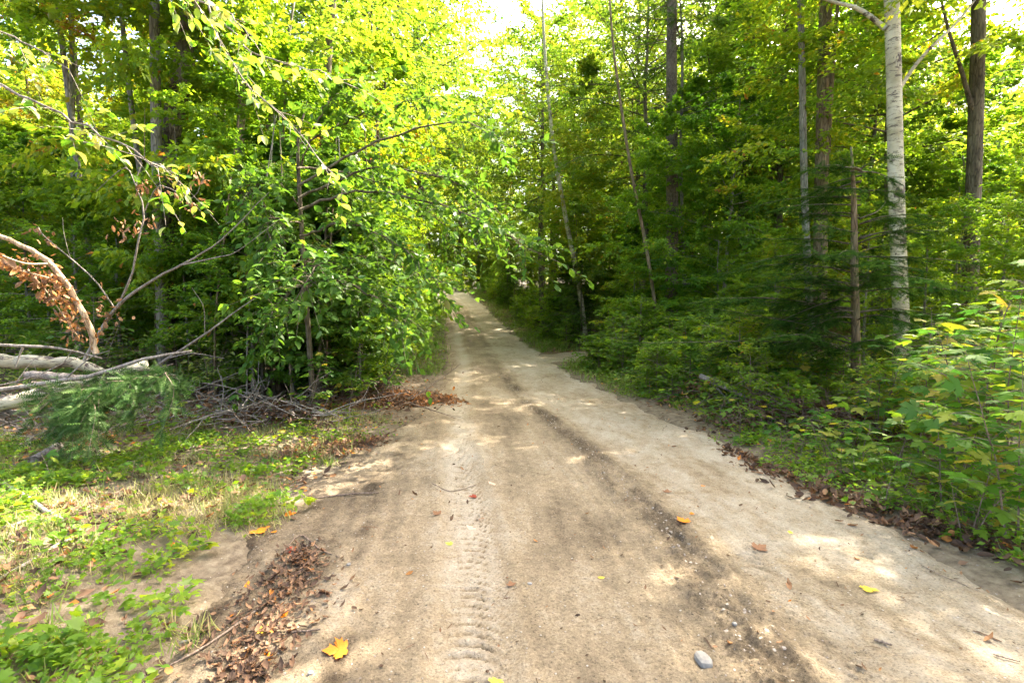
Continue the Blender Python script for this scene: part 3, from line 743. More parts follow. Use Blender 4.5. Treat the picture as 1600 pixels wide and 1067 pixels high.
# ------------------------------------------------------------------ woods: every tree is its own thing
def clear(x, y, c):
    return x < float(rl(y)) - c or x > float(rr(y)) + c
placed = []
def where(x, y):
    px = 800 + 800 * x / y
    b = 'near the front' if y < 14 else ('in the middle distance' if y < 25 else 'far back')
    if x < float(rl(y)):
        z = 'past the left picture edge' if px < -30 else 'left of the grey trunk' if px < 235 else 'between grey trunk and beech' if px < 440 else 'behind the overhanging beech' if px < 640 else 'beside the left edge of the climb'
    else:
        z = 'along the climbing road' if px < 850 else 'around the leaning birch' if px < 960 else 'around the spruce trunk' if px < 1110 else 'behind the dark hemlock' if px < 1380 else 'right of the white birch' if px < 1630 else 'past the right picture edge'
    return b + ' ' + z
def free(x, y, d):
    for a, b in placed:
        if (a - x) ** 2 + (b - y) ** 2 < d * d: return False
    placed.append((x, y)); return True
def stems():
    for i, (px, Y, dx_, r) in enumerate([(405, 8.4, 12, .022), (452, 8.0, -8, .018), (508, 8.2, 10, .02), (540, 9.2, -6, .024), (562, 8.8, 14, .018), (330, 8.0, 22, .02), (295, 8.6, -12, .024), (420, 9.6, 4, .028), (585, 10.2, -8, .024), (380, 7.8, 26, .014)]):
        custom_tree('sapling_stem', 'slim bare sapling stem in the shade between the warm brown trunk and the road', [on(px, Y, -.05), pt(px + dx_ * .3, 500, Y), pt(px + dx_ * .8, 400, Y), pt(px + dx_ * 1.4, 280, Y), pt(px + dx_ * 2, 180, Y)], [r, r * .9, r * .8, r * .6, r * .25], (M_bark_grey, M_lichen, M_bark_warm)[i % 3], None, sides=7, group='slim sapling stems left of the road', wob=.12)
def woods():
    stems()
    for i, (x, y, s, kd) in enumerate([(9.2, 13.0, .95, 'canopy'), (4.6, 18.5, 1.0, 'canopy'), (-6.5, 19, 1.1, 'canopy'), (1.6, 26, 1.1, 'canopy'),
                                       (-7.2, 28, 1.2, 'canopy'), (7.0, 3.0, .8, 'canopy'), (6.5, -2.5, 1.0, 'canopy'), (8.4, 22, 1.2, 'canopy'), (-6.9, 36, 1.2, 'canopy'), (2.6, 36, 1.0, 'canopy'), (-5.5, 23, 1.25, 'canopy'), (-6.2, 31, 1.45, 'canopy'), (3.4, 39, 1.3, 'canopy'), (-9.5, 45, 1.5, 'canopy'), (-3.2, 57, 1.6, 'canopy'), (-4.6, 24.5, 1.45, 'canopy'), (-5.4, 29.5, 1.5, 'canopy'), (2.0, 33, 1.25, 'canopy'), (-11.5, 55, 1.7, 'canopy'), (-4.5, 17.5, 1.05, 'canopy'), (5.8, 24.5, 1.25, 'canopy'), (9.5, 27, 1.3, 'canopy'), (3.4, 28.5, 1.1, 'canopy'), (13.5, 23, 1.25, 'canopy'), (6.5, 33, 1.4, 'canopy')]):
        placed.append((x, y))
        copy_tree(kd, i, (x, y, gz(x, y) - .05), s, name='maple_tree', label='broad crowned maple ' + where(x, max(y, 1)), group='broad maples ' + where(x, max(y, 1)), rz=i * 1.3)
    for i, (px, y, s) in enumerate([(600, 61, 1.0), (640, 66, 1.15), (672, 64, 1.1), (700, 68, 1.15), (722, 58, 1.05), (748, 53, 1.0), (764, 60, .95), (800, 50, .85), (830, 56, .82), (862, 50, .9), (905, 54, .85), (940, 50, 1.0), (560, 58, 1.1), (735, 74, 1.3), (690, 78, 1.3), (655, 74, 1.2)]):
        x = (px - 800) / 800 * y
        placed.append((x, y))
        copy_tree('far', i, (x, y, gz(x, y) - .1), s, name='forest_tree', label='distant yellow-green tree closing the view behind the nearer woods', group='distant trees at the back', rz=i * 2.1)
        x += 1.4; y += -2.5
        if i % 2 and clear(x + .8, y + 1, 1.6): copy_tree('under', i, (x + .8, y + 1, gz(x, y)), .75, name='young_maple', label='leafy young maple closing the view at the crest of the road', group='young maples at the crest')
        if clear(x, y, 1.2): copy_tree('shrub', i, (x, y, gz(x, y)), 1.6, name='shrub', label='leafy green shrub at the crest where the road bends out of sight', cat='shrub', group='shrubs at the crest')
    G = 'trees of the surrounding woods'
    # understory beeches and maples, 6-26 m
    for i, (px, y, s) in enumerate([(-30, 8.6, .6), (392, 8.2, .5), (330, 8.5, .5), (470, 10.2, .75), (45, 9.4, .62), (120, 8.3, .5), (185, 9.6, .6), (310, 9.6, .58), (405, 9.9, .62), (455, 8.6, .5), (520, 9.4, .62), (560, 8.3, .42), (560, 10.6, .62), (590, 11.8, .62), (590, 13.6, .7), (490, 11, .8), (350, 11, .75), (606, 16, .75), (618, 19, .8), (230, 10.6, .7), (80, 10.8, .75), (-60, 10.5, .9),
                                       (1350, 9.5, .55), (1440, 9.6, .55), (1560, 8.8, .62), (1620, 7.6, .6), (1210, 10.4, .5), (1120, 12.2, .55), (1490, 11.5, .7), (990, 14.2, .5)]):
        x = (px - 800) / 800 * y; placed.append((x, y))
        left = x < float(rl(y))
        copy_tree('under', i, (x, y, gz(x, y) - .05), s, name='young_maple', label='low bushy young maple ' + where(x, y), group='low young maples ' + where(x, y), rz=i * 1.9)
    for i, (px, y, k_, s) in enumerate([(700, 55, 'shrub', 1.9), (722, 54, 'shrub', 1.7), (745, 52, 'shrub', 1.6), (770, 50, 'shrub', 1.7), (684, 62, 'under', .8), (712, 58, 'under', .8), (738, 56, 'under', .75), (762, 54, 'under', .8), (650, 52, 'shrub', 1.8), (665, 47, 'shrub', 1.5), (655, 42, 'shrub', 1.5), (785, 44, 'shrub', 1.5), (795, 38, 'shrub', 1.3), (660, 36, 'shrub', 1.3), (664, 30, 'shrub', 1.2), (655, 24, 'shrub', 1.1), (775, 56, 'under', 1.2), (800, 60, 'under', 1.3), (828, 53, 'under', 1.2), (850, 58, 'under', 1.3), (815, 47, 'under', .9), (800, 31, 'shrub', 1.2)]):
        x = (px - 800) / 800 * y
        if not clear(x, y, .5 + .5 * s): continue
        copy_tree(k_, i, (x, y, gz(x, y) - .1), s, name='shrub' if k_ == 'shrub' else 'young_maple', label=('bushy green shrub ' if k_ == 'shrub' else 'bushy young maple ') + 'closing the view where the climb ends ' + where(x, y).split(' ')[0] + ' away', cat='shrub' if k_ == 'shrub' else 'tree', group='bushes where the climb ends', rz=i * 2.3)
    for i, (px, y, s) in enumerate([(492, 8.2, .95), (540, 9.0, .9), (566, 9.8, .85), (470, 9.6, 1.1), (575, 11.6, .85), (425, 8.7, .8)]):
        x = (px - 800) / 800 * y; placed.append((x, y))
        copy_tree('broadleaf', 0, (x, y, gz(x, y) - .05), s, name='young_beech', label='dark young beech leafy to the ground ' + where(x, y), group='dark young beeches ' + where(x, y), rz=i * 1.7, tilt=(0, .08))
    n = 0; tries = 0
    while n < 105 and tries < 4000:
        tries += 1
        y = rnd.uniform(10.5, 34); x = rnd.uniform(-1.05 * y - 2, 1.05 * y + 2)
        s = rnd.uniform(.75, 1.35)
        if not clear(x, y, 2.3 * s * .75 + .35): continue
        if x > 0 and y < 13 and 1100 < 800 + 800 * x / y < 1500: continue
        if float(side(x, y)) > 0: continue
        if not free(x, y, 1.6): continue
        left = x < float(rl(y))
        copy_tree('under', rnd.randrange(4), (x, y, gz(x, y) - .05), s, name='young_maple',
                  label='leafy understory tree ' + where(x, y), group='understory trees ' + where(x, y), tilt=(rnd.uniform(-.05, .05), rnd.uniform(-.05, .05)))
        n += 1
    n = 0; tries = 0
    while n < 110 and tries < 4000:
        tries += 1
        y = rnd.uniform(12, 46); x = rnd.uniform(-1.05 * y - 2, 1.05 * y + 2)
        s = rnd.uniform(.8, 1.2)
        if not clear(x, y, 2.4): continue
        if y > 32 and 0 < x - float(rr(y)) < 7: continue
        if float(side(x, y)) > 0: continue
        if not free(x, y, 2.2): continue
        left = x < float(rl(y))
        kind = 'tall' if rnd.random() < .4 else 'yellow'
        copy_tree(kind, rnd.randrange(4), (x, y, gz(x, y) - .05), s, name='maple_tree',
                  label='tall slender maple ' + where(x, y), group='tall maples ' + where(x, y), tilt=(rnd.uniform(-.04, .04), rnd.uniform(-.04, .04)))
        n += 1
    n = 0; tries = 0
    while n < 90 and tries < 5000:
        tries += 1
        y = rnd.uniform(40, 88); x = rnd.uniform(-1.1 * y, 1.1 * y)
        if not clear(x, min(y, 69), 2.5): continue
        if not free(x, y, 3.6): continue
        s = rnd.uniform(.8, 1.15)
        px = 800 + 800 * x / y
        if 790 < px < 960: s *= .62
        copy_tree('far', rnd.randrange(3), (x, y, gz(x, y) - .1), s, name='forest_tree', label='distant yellow-green tree closing the view behind the nearer woods', group='distant trees at the back')
        n += 1
    # hemlocks and young firs in the shade
    for px, y, s in ((1010, 24, 1.0), (1185, 23, 1.1), (900, 34, .9), (430, 20, .8), (980, 30, 1.0), (1420, 24, 1.0), (1080, 30, 1.1)):
        p = on(px, y, -.05)
        copy_tree('hemlock', rnd.randrange(2), p, s, name='hemlock_tree', label='dark evergreen hemlock ' + where(p.x, p.y), group='hemlocks ' + where(p.x, p.y))
    # shrubs lining the road beyond the drive and in the understory
    n = 0; tries = 0
    while n < 300 and tries < 6000:
        tries += 1
        y = rnd.uniform(7.5, 46)
        if rnd.random() < .6:
            off = rnd.uniform(.7, 2.8)
            x = float(rl(y)) - off if rnd.random() < .42 else float(rr(y)) + off
        else: x = rnd.uniform(-1.0 * y, 1.0 * y)
        s = rnd.uniform(.55, 1.25) if y > 12 else rnd.uniform(.35, .7)
        if not clear(x, y, .5 + .75 * s): continue
        if x < 0 and y < 9.5 and x > -6.5: continue
        if float(side(x, y)) > 0 or (x > 0 and 13.6 < y < 17.4 and x < 8): continue
        px = 800 + 800 * x / y
        left = x < float(rl(y))
        k = rnd.random()
        if k < .62: kind, nm, lb = 'shrub', 'shrub', 'leafy green shrub'
        elif k < .85: kind, nm, lb = 'broadshrub', 'maple_shrub', 'low broad-leaved maple shrub'
        else: kind, nm, lb = 'youngfir', 'young_fir', 'dark young fir'
        side_ = 'left' if left else 'right'
        copy_tree(kind, rnd.randrange(4), (x, y, gz(x, y) - .03), s, name=nm, label=f'{lb} ' + where(x, y), cat='shrub' if nm != 'young_fir' else 'tree', group=f'{nm.replace("_", " ")}s ' + where(x, y))
        n += 1
woods()

# ================================================================== FOREGROUND
from mathutils.bvhtree import BVHTree
def _bvh(o):
    me = o.data; n = len(me.vertices); co = np.empty(n * 3, np.float32); me.vertices.foreach_get('co', co)
    lp = np.empty(len(me.loops), np.int32); me.loops.foreach_get('vertex_index', lp)
    co = co.reshape(-1, 3); lp = lp.reshape(-1, 4)
    c = co[lp[:, 0]]; k = (np.abs(c[:, 0]) < 9) & (c[:, 1] > 1.2) & (c[:, 1] < 13)
    lp = lp[k]; used, inv = np.unique(lp, return_inverse=True)
    return BVHTree.FromPolygons(co[used].tolist(), inv.reshape(lp.shape).tolist())
BV = [_bvh(bpy.data.objects['road']), _bvh(bpy.data.objects['ground'])]
def surf(x, y):
    z = [h[0].z for h in (b.ray_cast(Vector((x, y, 6)), Vector((0, 0, -1))) for b in BV) if h[0] is not None]
    return max(z) if z else gz(x, y)
def gp(px, py, dz=0.0):
    """the ground point seen at a picture point"""
    lo, hi = 1.0, 60.0
    for _ in range(40):
        m = (lo + hi) / 2; p = pt(px, py, m)
        if p.z > surf(p.x, p.y): lo = m
        else: hi = m
    p = pt(px, py, lo); p.z = surf(p.x, p.y) + dz
    return p
def flat_axes(n, q, tilt=.35):
    a = q.rand(n) * 2 * PI
    D = np.column_stack([np.cos(a), np.sin(a), q.normal(0, tilt * .5, n)])
    U = np.array([0, 0, 1.]) + q.normal(0, tilt, (n, 3))
    return D, U
def rand_xy(q, n, x0, x1, y0, y1, f, pw=1.35):
    out = np.zeros((0, 2))
    while len(out) < n:
        y = y0 + (y1 - y0) * q.rand(4 * n) ** pw; x = q.uniform(x0, x1, 4 * n) 
        k = q.rand(4 * n) < f(x, y)
        out = np.concatenate([out, np.column_stack([x, y])[k]])
    return out[:n]
def off_left(x, y): return rl(y) - x
def off_right(x, y): return x - rr(y)
def litter():
    q = np.random.RandomState(21); c = Cloud()
    def f(x, y):
        l = off_left(x, y); r = off_right(x, y)
        n = fbm(x * 1.3, y * 1.3, 101, 3)
        a = sstep(-.25, .6, l + (n - .5) * 1.4) * (.5 + .5 * sstep(2.6, 4.5, y + l)) + sstep(-.05, .5, r) * .9
        return np.clip(a, 0, 1) * (1 - .95 * side(x, y))
    P = rand_xy(q, 36000, -11, 11, 1.6, 20, f, 2.1)
    z = gzv(P[:, 0], P[:, 1]) + .012 + q.rand(len(P)) * .02
    P3 = np.column_stack([P, z]); D, U = flat_axes(len(P), q, .4)
    t = np.clip(q.beta(1.1, 1.4, len(P)) + (q.rand(len(P)) < .035) * .5, 0, 1); S = q.uniform(.025, .08, len(P)) + .02 * (q.rand(len(P)) < .1)
    k = (np.hypot(P[:, 0], P[:, 1]) < 5.5) & (q.rand(len(P)) < .5)
    idx = q.randint(0, 3, len(P))
    for i in range(3):
        kk = k & (idx == i); c.leaves(CURL[i], P3[kk], D[kk], U[kk], S[kk], t[kk])
    kk = ~k; c.leaves(RHOMB, P3[kk], D[kk], U[kk], S[kk] * 1.1, t[kk])
    o = link('leaf_litter', c.mesh('leaf_litter', M_dead)); tag(o, 'scattered brown and rust dead leaves covering the forest floor beside the road', 'leaf litter', kind='stuff')
    # raked-up drift of leaves at the lower left
    def drift(pts, n, wid, label, tr=(.05, .5), sz=(.03, .07), hgt=.05, name='leaf_drift', fl=.6):
        c = Cloud(); A = bez(pts, 40)
        u = q.rand(n) * 39; i = u.astype(int); p = A[i] + (A[np.minimum(i + 1, 39)] - A[i]) * (u - i)[:, None]
        ww = wid * (.4 + .6 * np.sin(PI * u / 39)) * (.7 + .6 * fbm(u * .3, u * 0, 5, 2))
        o_ = q.normal(0, 1, (n, 2)) * ww[:, None]
        p[:, :2] += o_; r_ = np.exp(-(o_ ** 2).sum(1) / (2 * ww ** 2))
        zz = np.array([surf(a, b) for a, b in p[:, :2]]); p[:, 2] = zz + .008 + q.rand(n) * hgt * r_
        D, U = flat_axes(n, q, fl); S = q.uniform(sz[0], sz[1], n); t = np.clip(q.uniform(tr[0], tr[1], n) + (q.rand(n) < .06) * .4, 0, 1)
        idx = q.randint(0, 3, n)
        for i in range(3):
            k = idx == i; c.leaves(CURL[i], p[k], D[k], U[k], S[k], t[k])
        o = link(name, c.mesh(name, M_dead)); tag(o, label, 'leaf litter', kind='stuff')
    drift([gp(475, 860), gp(455, 900), gp(430, 950), gp(395, 1010), gp(380, 1064)], 950, .15, 'drift of dry brown curled leaves on the dirt shoulder at the lower left', tr=(.0, .7), sz=(.014, .048), hgt=.008, fl=.28)
    drift([gp(520, 640), gp(580, 625), gp(640, 622), gp(700, 628)], 2600, .36, 'rust coloured leaf drift on the left edge of the road under the bushes', tr=(.35, .85), sz=(.04, .09))
    drift([gp(440, 720), gp(520, 700), gp(590, 690)], 700, .22, 'brown leaves lying among the herbs left of the road', tr=(.2, .7))
    drift([gp(1130, 700), gp(1230, 745), gp(1340, 790), gp(1460, 830), gp(1590, 860)], 800, .16, 'brown leaves gathered along the right road edge', tr=(.1, .6), sz=(.035, .08))
litter()
def crumbs():
    q = np.random.RandomState(29); c = Cloud(); n = 900
    y = 1.7 + 11 * q.rand(n) ** 1.6; u = q.rand(n); u = np.where(q.rand(n) < .55, u ** 2.4, u); u = np.where(q.rand(n) < .3, 1 - u ** 2 * .5, u)
    x = rl(y) + u * (rr(y) - rl(y)); z = np.array([surf(a, b) for a, b in zip(x, y)]) + .003
    P = np.column_stack([x, y, z]); D, U = flat_axes(n, q, .3); t = q.beta(1.2, 1.6, n); S = q.uniform(.008, .03, n) * (1 + 1.2 * (q.rand(n) < .06))
    k = q.randint(0, 4, n)
    for i in range(3): c.leaves(CURL[i], P[k == i], D[k == i], U[k == i], S[k == i], t[k == i])
    kk = k == 3; U[kk] = [0, 0, 1]; c.leaves(BLADE, P[kk] + [0, 0, .002], D[kk] * [1, 1, 0], U[kk], S[kk] * 3.2, t[kk] * .4)
    tag(link('leaf_crumbs', c.mesh('leaf_crumbs', M_dead)), 'bits of leaf and twig strewn over the sandy road', 'leaf litter', kind='stuff')
crumbs()

def ground_plants():
    q = np.random.RandomState(31)
    # herbs: small rosettes
    def lm(x, y):
        l = off_left(x, y); n = fbm(x * 1.6, y * 1.6, 111, 3)
        return np.clip(sstep(-.05, .55, l + (n - .5) * 1.5) * (.12 + .88 * sstep(.36, .52, n)) * sstep(.28, .48, fbm(x * 6, y * 6, 115, 2)) * sstep(9.5, 6, y + l * .4), 0, 1)
    def rm(x, y):
        r = off_right(x, y); n = fbm(x * 1.5, y * 1.5, 113, 3)
        return np.clip(sstep(.05, .4, r + (n - .5) * .9) * sstep(2.6, 1.2, r) * .95 * (1 - side(x, y)) * sstep(16, 10, y), 0, 1)
    for name, mask, n, x0, x1, y1, lab, t0 in (('herbs', lm, 4400, -8.5, -1.3, 9, 'low bright green herbs and seedlings on the left verge', .62),
                                            ('verge_herbs', rm, 2600, 1.0, 6.5, 15, 'low leafy herbs creeping along the right road edge', .55)):
        c = Cloud(); XY = rand_xy(q, n, x0, x1, 1.7, y1, mask, 1.9 if x0 < 0 else 1.35)
        for i, (x, y) in enumerate(XY):
            z = gz(x, y); k = q.randint(6, 15); h = q.uniform(.02, .13)
            a = q.rand(k) * 6.28; r = q.uniform(.01, .10, k)
            P = np.column_stack([x + r * np.cos(a), y + r * np.sin(a), z + h * q.uniform(.3, 1, k) + .01])
            D = np.column_stack([np.cos(a), np.sin(a), q.normal(.05, .25, k)]); U = np.array([0, 0, 1.]) + q.normal(0, .55, (k, 3))
            tm = (OVAL, MAPLO, RHOMB)[q.randint(3)] if y < 6 else RHOMB
            c.leaves(tm, P, D, U, q.uniform(.016, .048, k) * (1 + .6 * (q.rand() < .12)) * (1.15 if tm is MAPLO else 1), np.clip(t0 - .12 + q.normal(0, .14) + q.normal(0, .08, k), 0, .84 + .16 * (q.rand() < .03)))
        tag(link(name, c.mesh(name, M_herb)), lab, 'ground cover', kind='stuff')
    # grass
    def gm(x, y):
        l = off_left(x, y); n = fbm(x * 2.1, y * 2.1, 121, 3)
        return np.clip(sstep(-.1, .5, l + (n - .5) * 1.6) * (.25 + .75 * sstep(.36, .52, n)) * sstep(5.5, 3, l), 0, 1)
    c = Cloud()
    def tuft(x, y, k, h, sp, tint):
        z = gz(x, y); a = q.rand(k) * 6.28
        P = np.column_stack([x + q.normal(0, sp, k), y + q.normal(0, sp, k), np.full(k, z - .01)])
        D = np.column_stack([np.cos(a) * .6, np.sin(a) * .9, q.uniform(.2, 1.2, k)]); U = np.column_stack([np.cos(a), np.sin(a), np.full(k, .4)])
        c.leaves(BLADE, P, D, U, h * q.uniform(.5, 1.2, k), np.clip(tint + q.normal(0, .14, k), 0, 1))
    for x, y in rand_xy(q, 3200, -7.5, -1.3, 1.7, 7.5, gm, 2.0): tuft(x, y, q.randint(8, 22), q.uniform(.05, .14), .04, q.uniform(.4, 1.0))
    for x, y in rand_xy(q, 330, 1.2, 5.5, 2.2, 12, rm): tuft(x, y, q.randint(8, 20), q.uniform(.06, .16), .03, .45)
    tag(link('grass', c.mesh('grass', M_grass)), 'short green grass tufts growing on the verges', 'grass', kind='stuff')
    c = Cloud()
    for i in range(560):
        p = gp(q.uniform(180, 425), 0 + q.uniform(742, 835)); 
        if fbm(p.x * 3, p.y * 3, 131, 2) < .34: continue
        tuft(p.x, p.y, 10, q.uniform(.05, .12), .06, .9)
    tag(link('dry_grass', c.mesh('dry_grass', M_grass)), 'patch of straw coloured dry grass on the left verge', 'grass', kind='stuff')
    # verge grass and weeds beyond, along both sides of the climb
    c = Cloud()
    for i in range(1500):
        y = q.uniform(9, 50); s_ = q.rand() < .5
        x = float(rl(y)) - q.uniform(.1, 1.5) if s_ else float(rr(y)) + q.uniform(.1, 1.4)
        if float(side(x, y)) > 0 or (x > 1 and 13.8 < y < 17): continue
        if s_ and y < 11.5: continue
        tuft(x, y, 16, q.uniform(.12, .32), .13, .38)
        k = 10; a = q.rand(k) * 6.28
        P = np.column_stack([x + q.normal(0, .15, k), y + q.normal(0, .15, k), gz(x, y) + q.uniform(.02, .3, k)])
        D, U = flat_axes(k, q, .4); c.leaves(RHOMB, P, D, U, q.uniform(.05, .09, k), q.uniform(.25, .75, k))
    tag(link('verge_grass', c.mesh('verge_grass', M_grass)), 'lush grass and weeds lining the road where it climbs', 'grass', kind='stuff')
ground_plants()

# ---------------- single leaves
def leaf_mesh(name, tmpl, mat):
    V, Fc = tmpl
    return np_mesh(name, V, Fc, 3, mat, {'tint': np.zeros(len(V))})
MAPLE_MESH = [leaf_mesh('maple_leaf', t_maple(i + 2, .14 + .05 * i), M_leaf_part) for i in range(4)]
BEECH_MESH = [leaf_mesh('oval_leaf', t_oval(), M_leaf_beech), leaf_mesh('oval_leaf_b', (t_oval()[0] * [.9, 1, 2.0], t_oval()[1]), M_leaf_beech)]
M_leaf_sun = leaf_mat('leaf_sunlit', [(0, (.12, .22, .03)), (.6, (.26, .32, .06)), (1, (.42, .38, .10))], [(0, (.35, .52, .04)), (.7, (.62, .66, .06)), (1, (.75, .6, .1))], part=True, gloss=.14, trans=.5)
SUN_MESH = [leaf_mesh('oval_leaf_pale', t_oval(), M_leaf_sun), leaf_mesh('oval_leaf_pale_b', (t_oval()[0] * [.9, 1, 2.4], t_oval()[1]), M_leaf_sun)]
def frame_mat(P, D, U, s):
    D = Vector(D).normalized(); X = D.cross(Vector(U)).normalized(); U = X.cross(D)
    M = Matrix(((X.x, D.x, U.x, P[0]), (X.y, D.y, U.y, P[1]), (X.z, D.z, U.z, P[2]), (0, 0, 0, 1)))
    return M @ Matrix.Scale(s, 4)
def put_leaf(me, P, D, U, s, parent, name='leaf'):
    o = bpy.data.objects.new(name, me); COL.objects.link(o); o.parent = parent
    o.matrix_basis = frame_mat(P, D, U, s)
    return o
NP = [0]
def sapling(loc, h, label, seed, size=.115, name='maple_sapling', parts=True, dens=1.0, group=None, spread=.55, meshes=None):
    q = np.random.RandomState(seed)
    e = empty(name, loc, label, 'sapling', group)
    paths = []; L = []
    ns = max(1, int(round(1 + h * .9)))
    for s in range(ns):
        a = q.rand() * 6.28; hh = h * q.uniform(.65, 1) if s else h
        d = np.array([math.cos(a) * .22, math.sin(a) * .22, 1.]); P = [np.array([q.normal(0, .04), q.normal(0, .04), -.03])]
        n = 7
        for i in range(n): P.append(P[-1] + norm(d) * hh / n); d = d + q.normal(0, .09, 3)
        P = np.array(P); paths.append((P, np.linspace(.004 + .004 * h, .0018, n + 1)))
        nn = max(3, int(hh * 7.5 * dens))
        for j in range(nn):
            f = .22 + .78 * (j + .8) / nn
            c = np.array([np.interp(f * n, np.arange(n + 1), P[:, k]) for k in range(3)])
            az = j * 1.571 + q.uniform(-.4, .4) + a
            for sg in (0, 1):
                z2 = az + PI * sg
                out = np.array([math.cos(z2), math.sin(z2), q.uniform(.0, .45)])
                bl = spread * h * .55 * (1.15 - f) * q.uniform(.4, 1) + .05
                if bl > .2:                               # a side shoot with several leaves
                    tip = c + out * bl
                    paths.append((np.stack([c, (c + tip) / 2 + [0, 0, .02], tip]), np.array([.0028, .002, .0014])))
                    for g in (.45, .8, 1.0):
                        for sg2 in ((-1, 1) if g < 1 else (0,)):
                            sd = np.cross(out, [0, 0, 1.]) * sg2
                            b = c + out * bl * g; o2 = norm(out * .6 + sd + q.normal(0, .15, 3))
                            L.append((b + o2 * .035, o2 + np.array([0, 0, q.uniform(-.5, -.02)]), size * q.uniform(.6, 1.1)))
                            paths.append((np.stack([b, b + o2 * .03, b + o2 * .05]), np.array([.0012, .0012, .0012])))
                else:
                    L.append((c + out * bl, out + np.array([0, 0, q.uniform(-.5, .0)]), size * q.uniform(.6, 1.15)))
                    paths.append((np.stack([c, c + out * bl * .5 + [0, 0, .01], c + out * bl * 1.05]), np.array([.0013, .0012, .0012])))
    link('stem', tube_mesh('stem', paths, M_stick, 4), e)
    L.sort(key=lambda t: -t[2])
    NP[0] += len(L)
    if parts:
        for i, (P, D, s_) in enumerate(L):
            U = np.array([0, 0, 1.]) + q.normal(0, .28, 3)
            put_leaf((meshes or MAPLE_MESH)[i % len(meshes or MAPLE_MESH)], P, D, U, s_, e)
    else:
        c = Cloud(); n = len(L)
        c.leaves(MAPLO, np.array([l[0] for l in L]), np.array([l[1] for l in L]), np.array([0, 0, 1.]) + q.normal(0, .28, (n, 3)), [l[2] for l in L], np.clip(q.normal(.5, .15, n), 0, 1))
        link('foliage', c.mesh('foliage', M_leaf), e)['kind'] = 'stuff'
    return e
def saplings():
    # tall ones crowding the right edge of the picture
    big = [(1575, 3.9, 1.8, 'tall maple sapling crowding the right picture edge, yellow leaves on top'),
           (1515, 4.5, 1.85, 'tall maple sapling second from the right picture edge'),
           (1455, 5.1, 1.6, 'leafy maple sapling in front of the base of the white birch'),
           (1400, 5.6, 1.3, 'leafy maple sapling just right of the hemlock trunk'),
           (1597, 4.9, 2.0, 'maple sapling behind the tallest one at the right edge'),
           (1545, 5.6, 1.75, 'maple sapling in the back row of the right hand thicket'),
           (1470, 6.3, 1.5, 'back row maple sapling right of the white birch foot'),
           (1350, 5.4, .85, 'bushy maple sapling between brush heap and road edge'),
           (1620, 3.3, 1.35, 'nearest maple sapling cut by the right picture edge'),
           (1370, 6.6, 1.05, 'small maple sapling in front of the hemlock foot'),
           (1500, 3.85, .95, 'knee high maple sapling in front of the right hand thicket'),
           (1420, 4.45, .75, 'low bushy maple sapling at the front of the thicket'),
           (1560, 3.35, .7, 'short maple sapling with yellowing leaves low at the right edge')]
    for i, (px, Y, h, lb) in enumerate(big):
        sapling(on(px, Y), h, lb, 400 + i, size=.125 if Y < 5 else .115, dens=1.25)
    q = np.random.RandomState(77)
    for i in range(52):
        Y = 3.3 + 7 * ((i + q.rand()) / 52) ** 1.2
        x = float(rr(Y)) + q.uniform(.35, 1.1)
        sapling(Vector((x, Y, gz(x, Y))), q.uniform(.22, .5), 'knee high or lower maple seedling beside the right road edge', 500 + i, size=.085, dens=2.0, group='maple seedlings on the right verge', spread=.7)
    for i in range(46):
        Y = q.uniform(7.0, 13.0); x = float(rr(Y)) + q.uniform(.7, 1.6 + .12 * Y)
        sapling(Vector((x, Y, gz(x, Y))), q.uniform(.7, 1.45), 'waist high maple sapling in the green bank right of the road', 560 + i, size=.12, dens=1.3, parts=Y < 8.6, group='maple saplings in the right bank', spread=.6)
    left = [(478, 6.9, .95, 'maple sapling with pale green leaves left of the leaf covered verge'),
            (545, 7.6, 1.0, 'maple sapling in the shade beside the dead leaf drift'),
            (500, 8.3, 1.2, 'shaded maple sapling under the overhanging beech'),
            (600, 8.9, .9, 'small maple sapling nearest the road under the beech'),
            (452, 5.6, .28, 'tiny maple seedling among herbs left of the road'),
            (300, 6.0, .55, 'yellowing maple sapling beside the cedar boughs'),
            (60, 4.3, .32, 'low maple seedling below the cedar boughs'),
            (200, 4.3, .22, 'tiny maple seedling right of the cedar boughs')]
    for i, (px, Y, h, lb) in enumerate(left):
        sapling(on(px, Y), h, lb, 700 + i, size=.11 if h > .5 else .085, dens=1.4, spread=.5)
    for i in range(15):
        px = q.uniform(-40, 330); Y = q.uniform(6.2, 9.5)
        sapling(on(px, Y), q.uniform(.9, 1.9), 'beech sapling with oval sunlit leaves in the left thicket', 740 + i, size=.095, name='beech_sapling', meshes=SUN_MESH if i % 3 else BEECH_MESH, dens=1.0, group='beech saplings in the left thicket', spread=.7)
saplings()
def bank():
    q = np.random.RandomState(88)
    for i in range(64):
        y = 5.6 + 10.5 * ((i + q.rand()) / 64); x = float(rr(y)) + q.uniform(.6, 2.7)
        if float(side(x, y)) > 0 or 13.8 < y < 17: continue
        k = 'broadshrub' if i % 3 else 'shrub'; s_ = q.uniform(.62, .98) * (.62 if y < 7.5 or x - float(rr(y)) < 1.1 else 1)
        copy_tree(k, i, (x, y, gz(x, y) - .03), s_, name='maple_shrub' if i % 3 else 'shrub', label=('broad-leaved maple shrub on the right bank ' if i % 3 else 'small-leaved shrub on the right bank ') + where(x, y), cat='shrub',
                  group=('maple shrubs on the right bank ' if i % 3 else 'shrubs on the right bank ') + where(x, y))
bank()

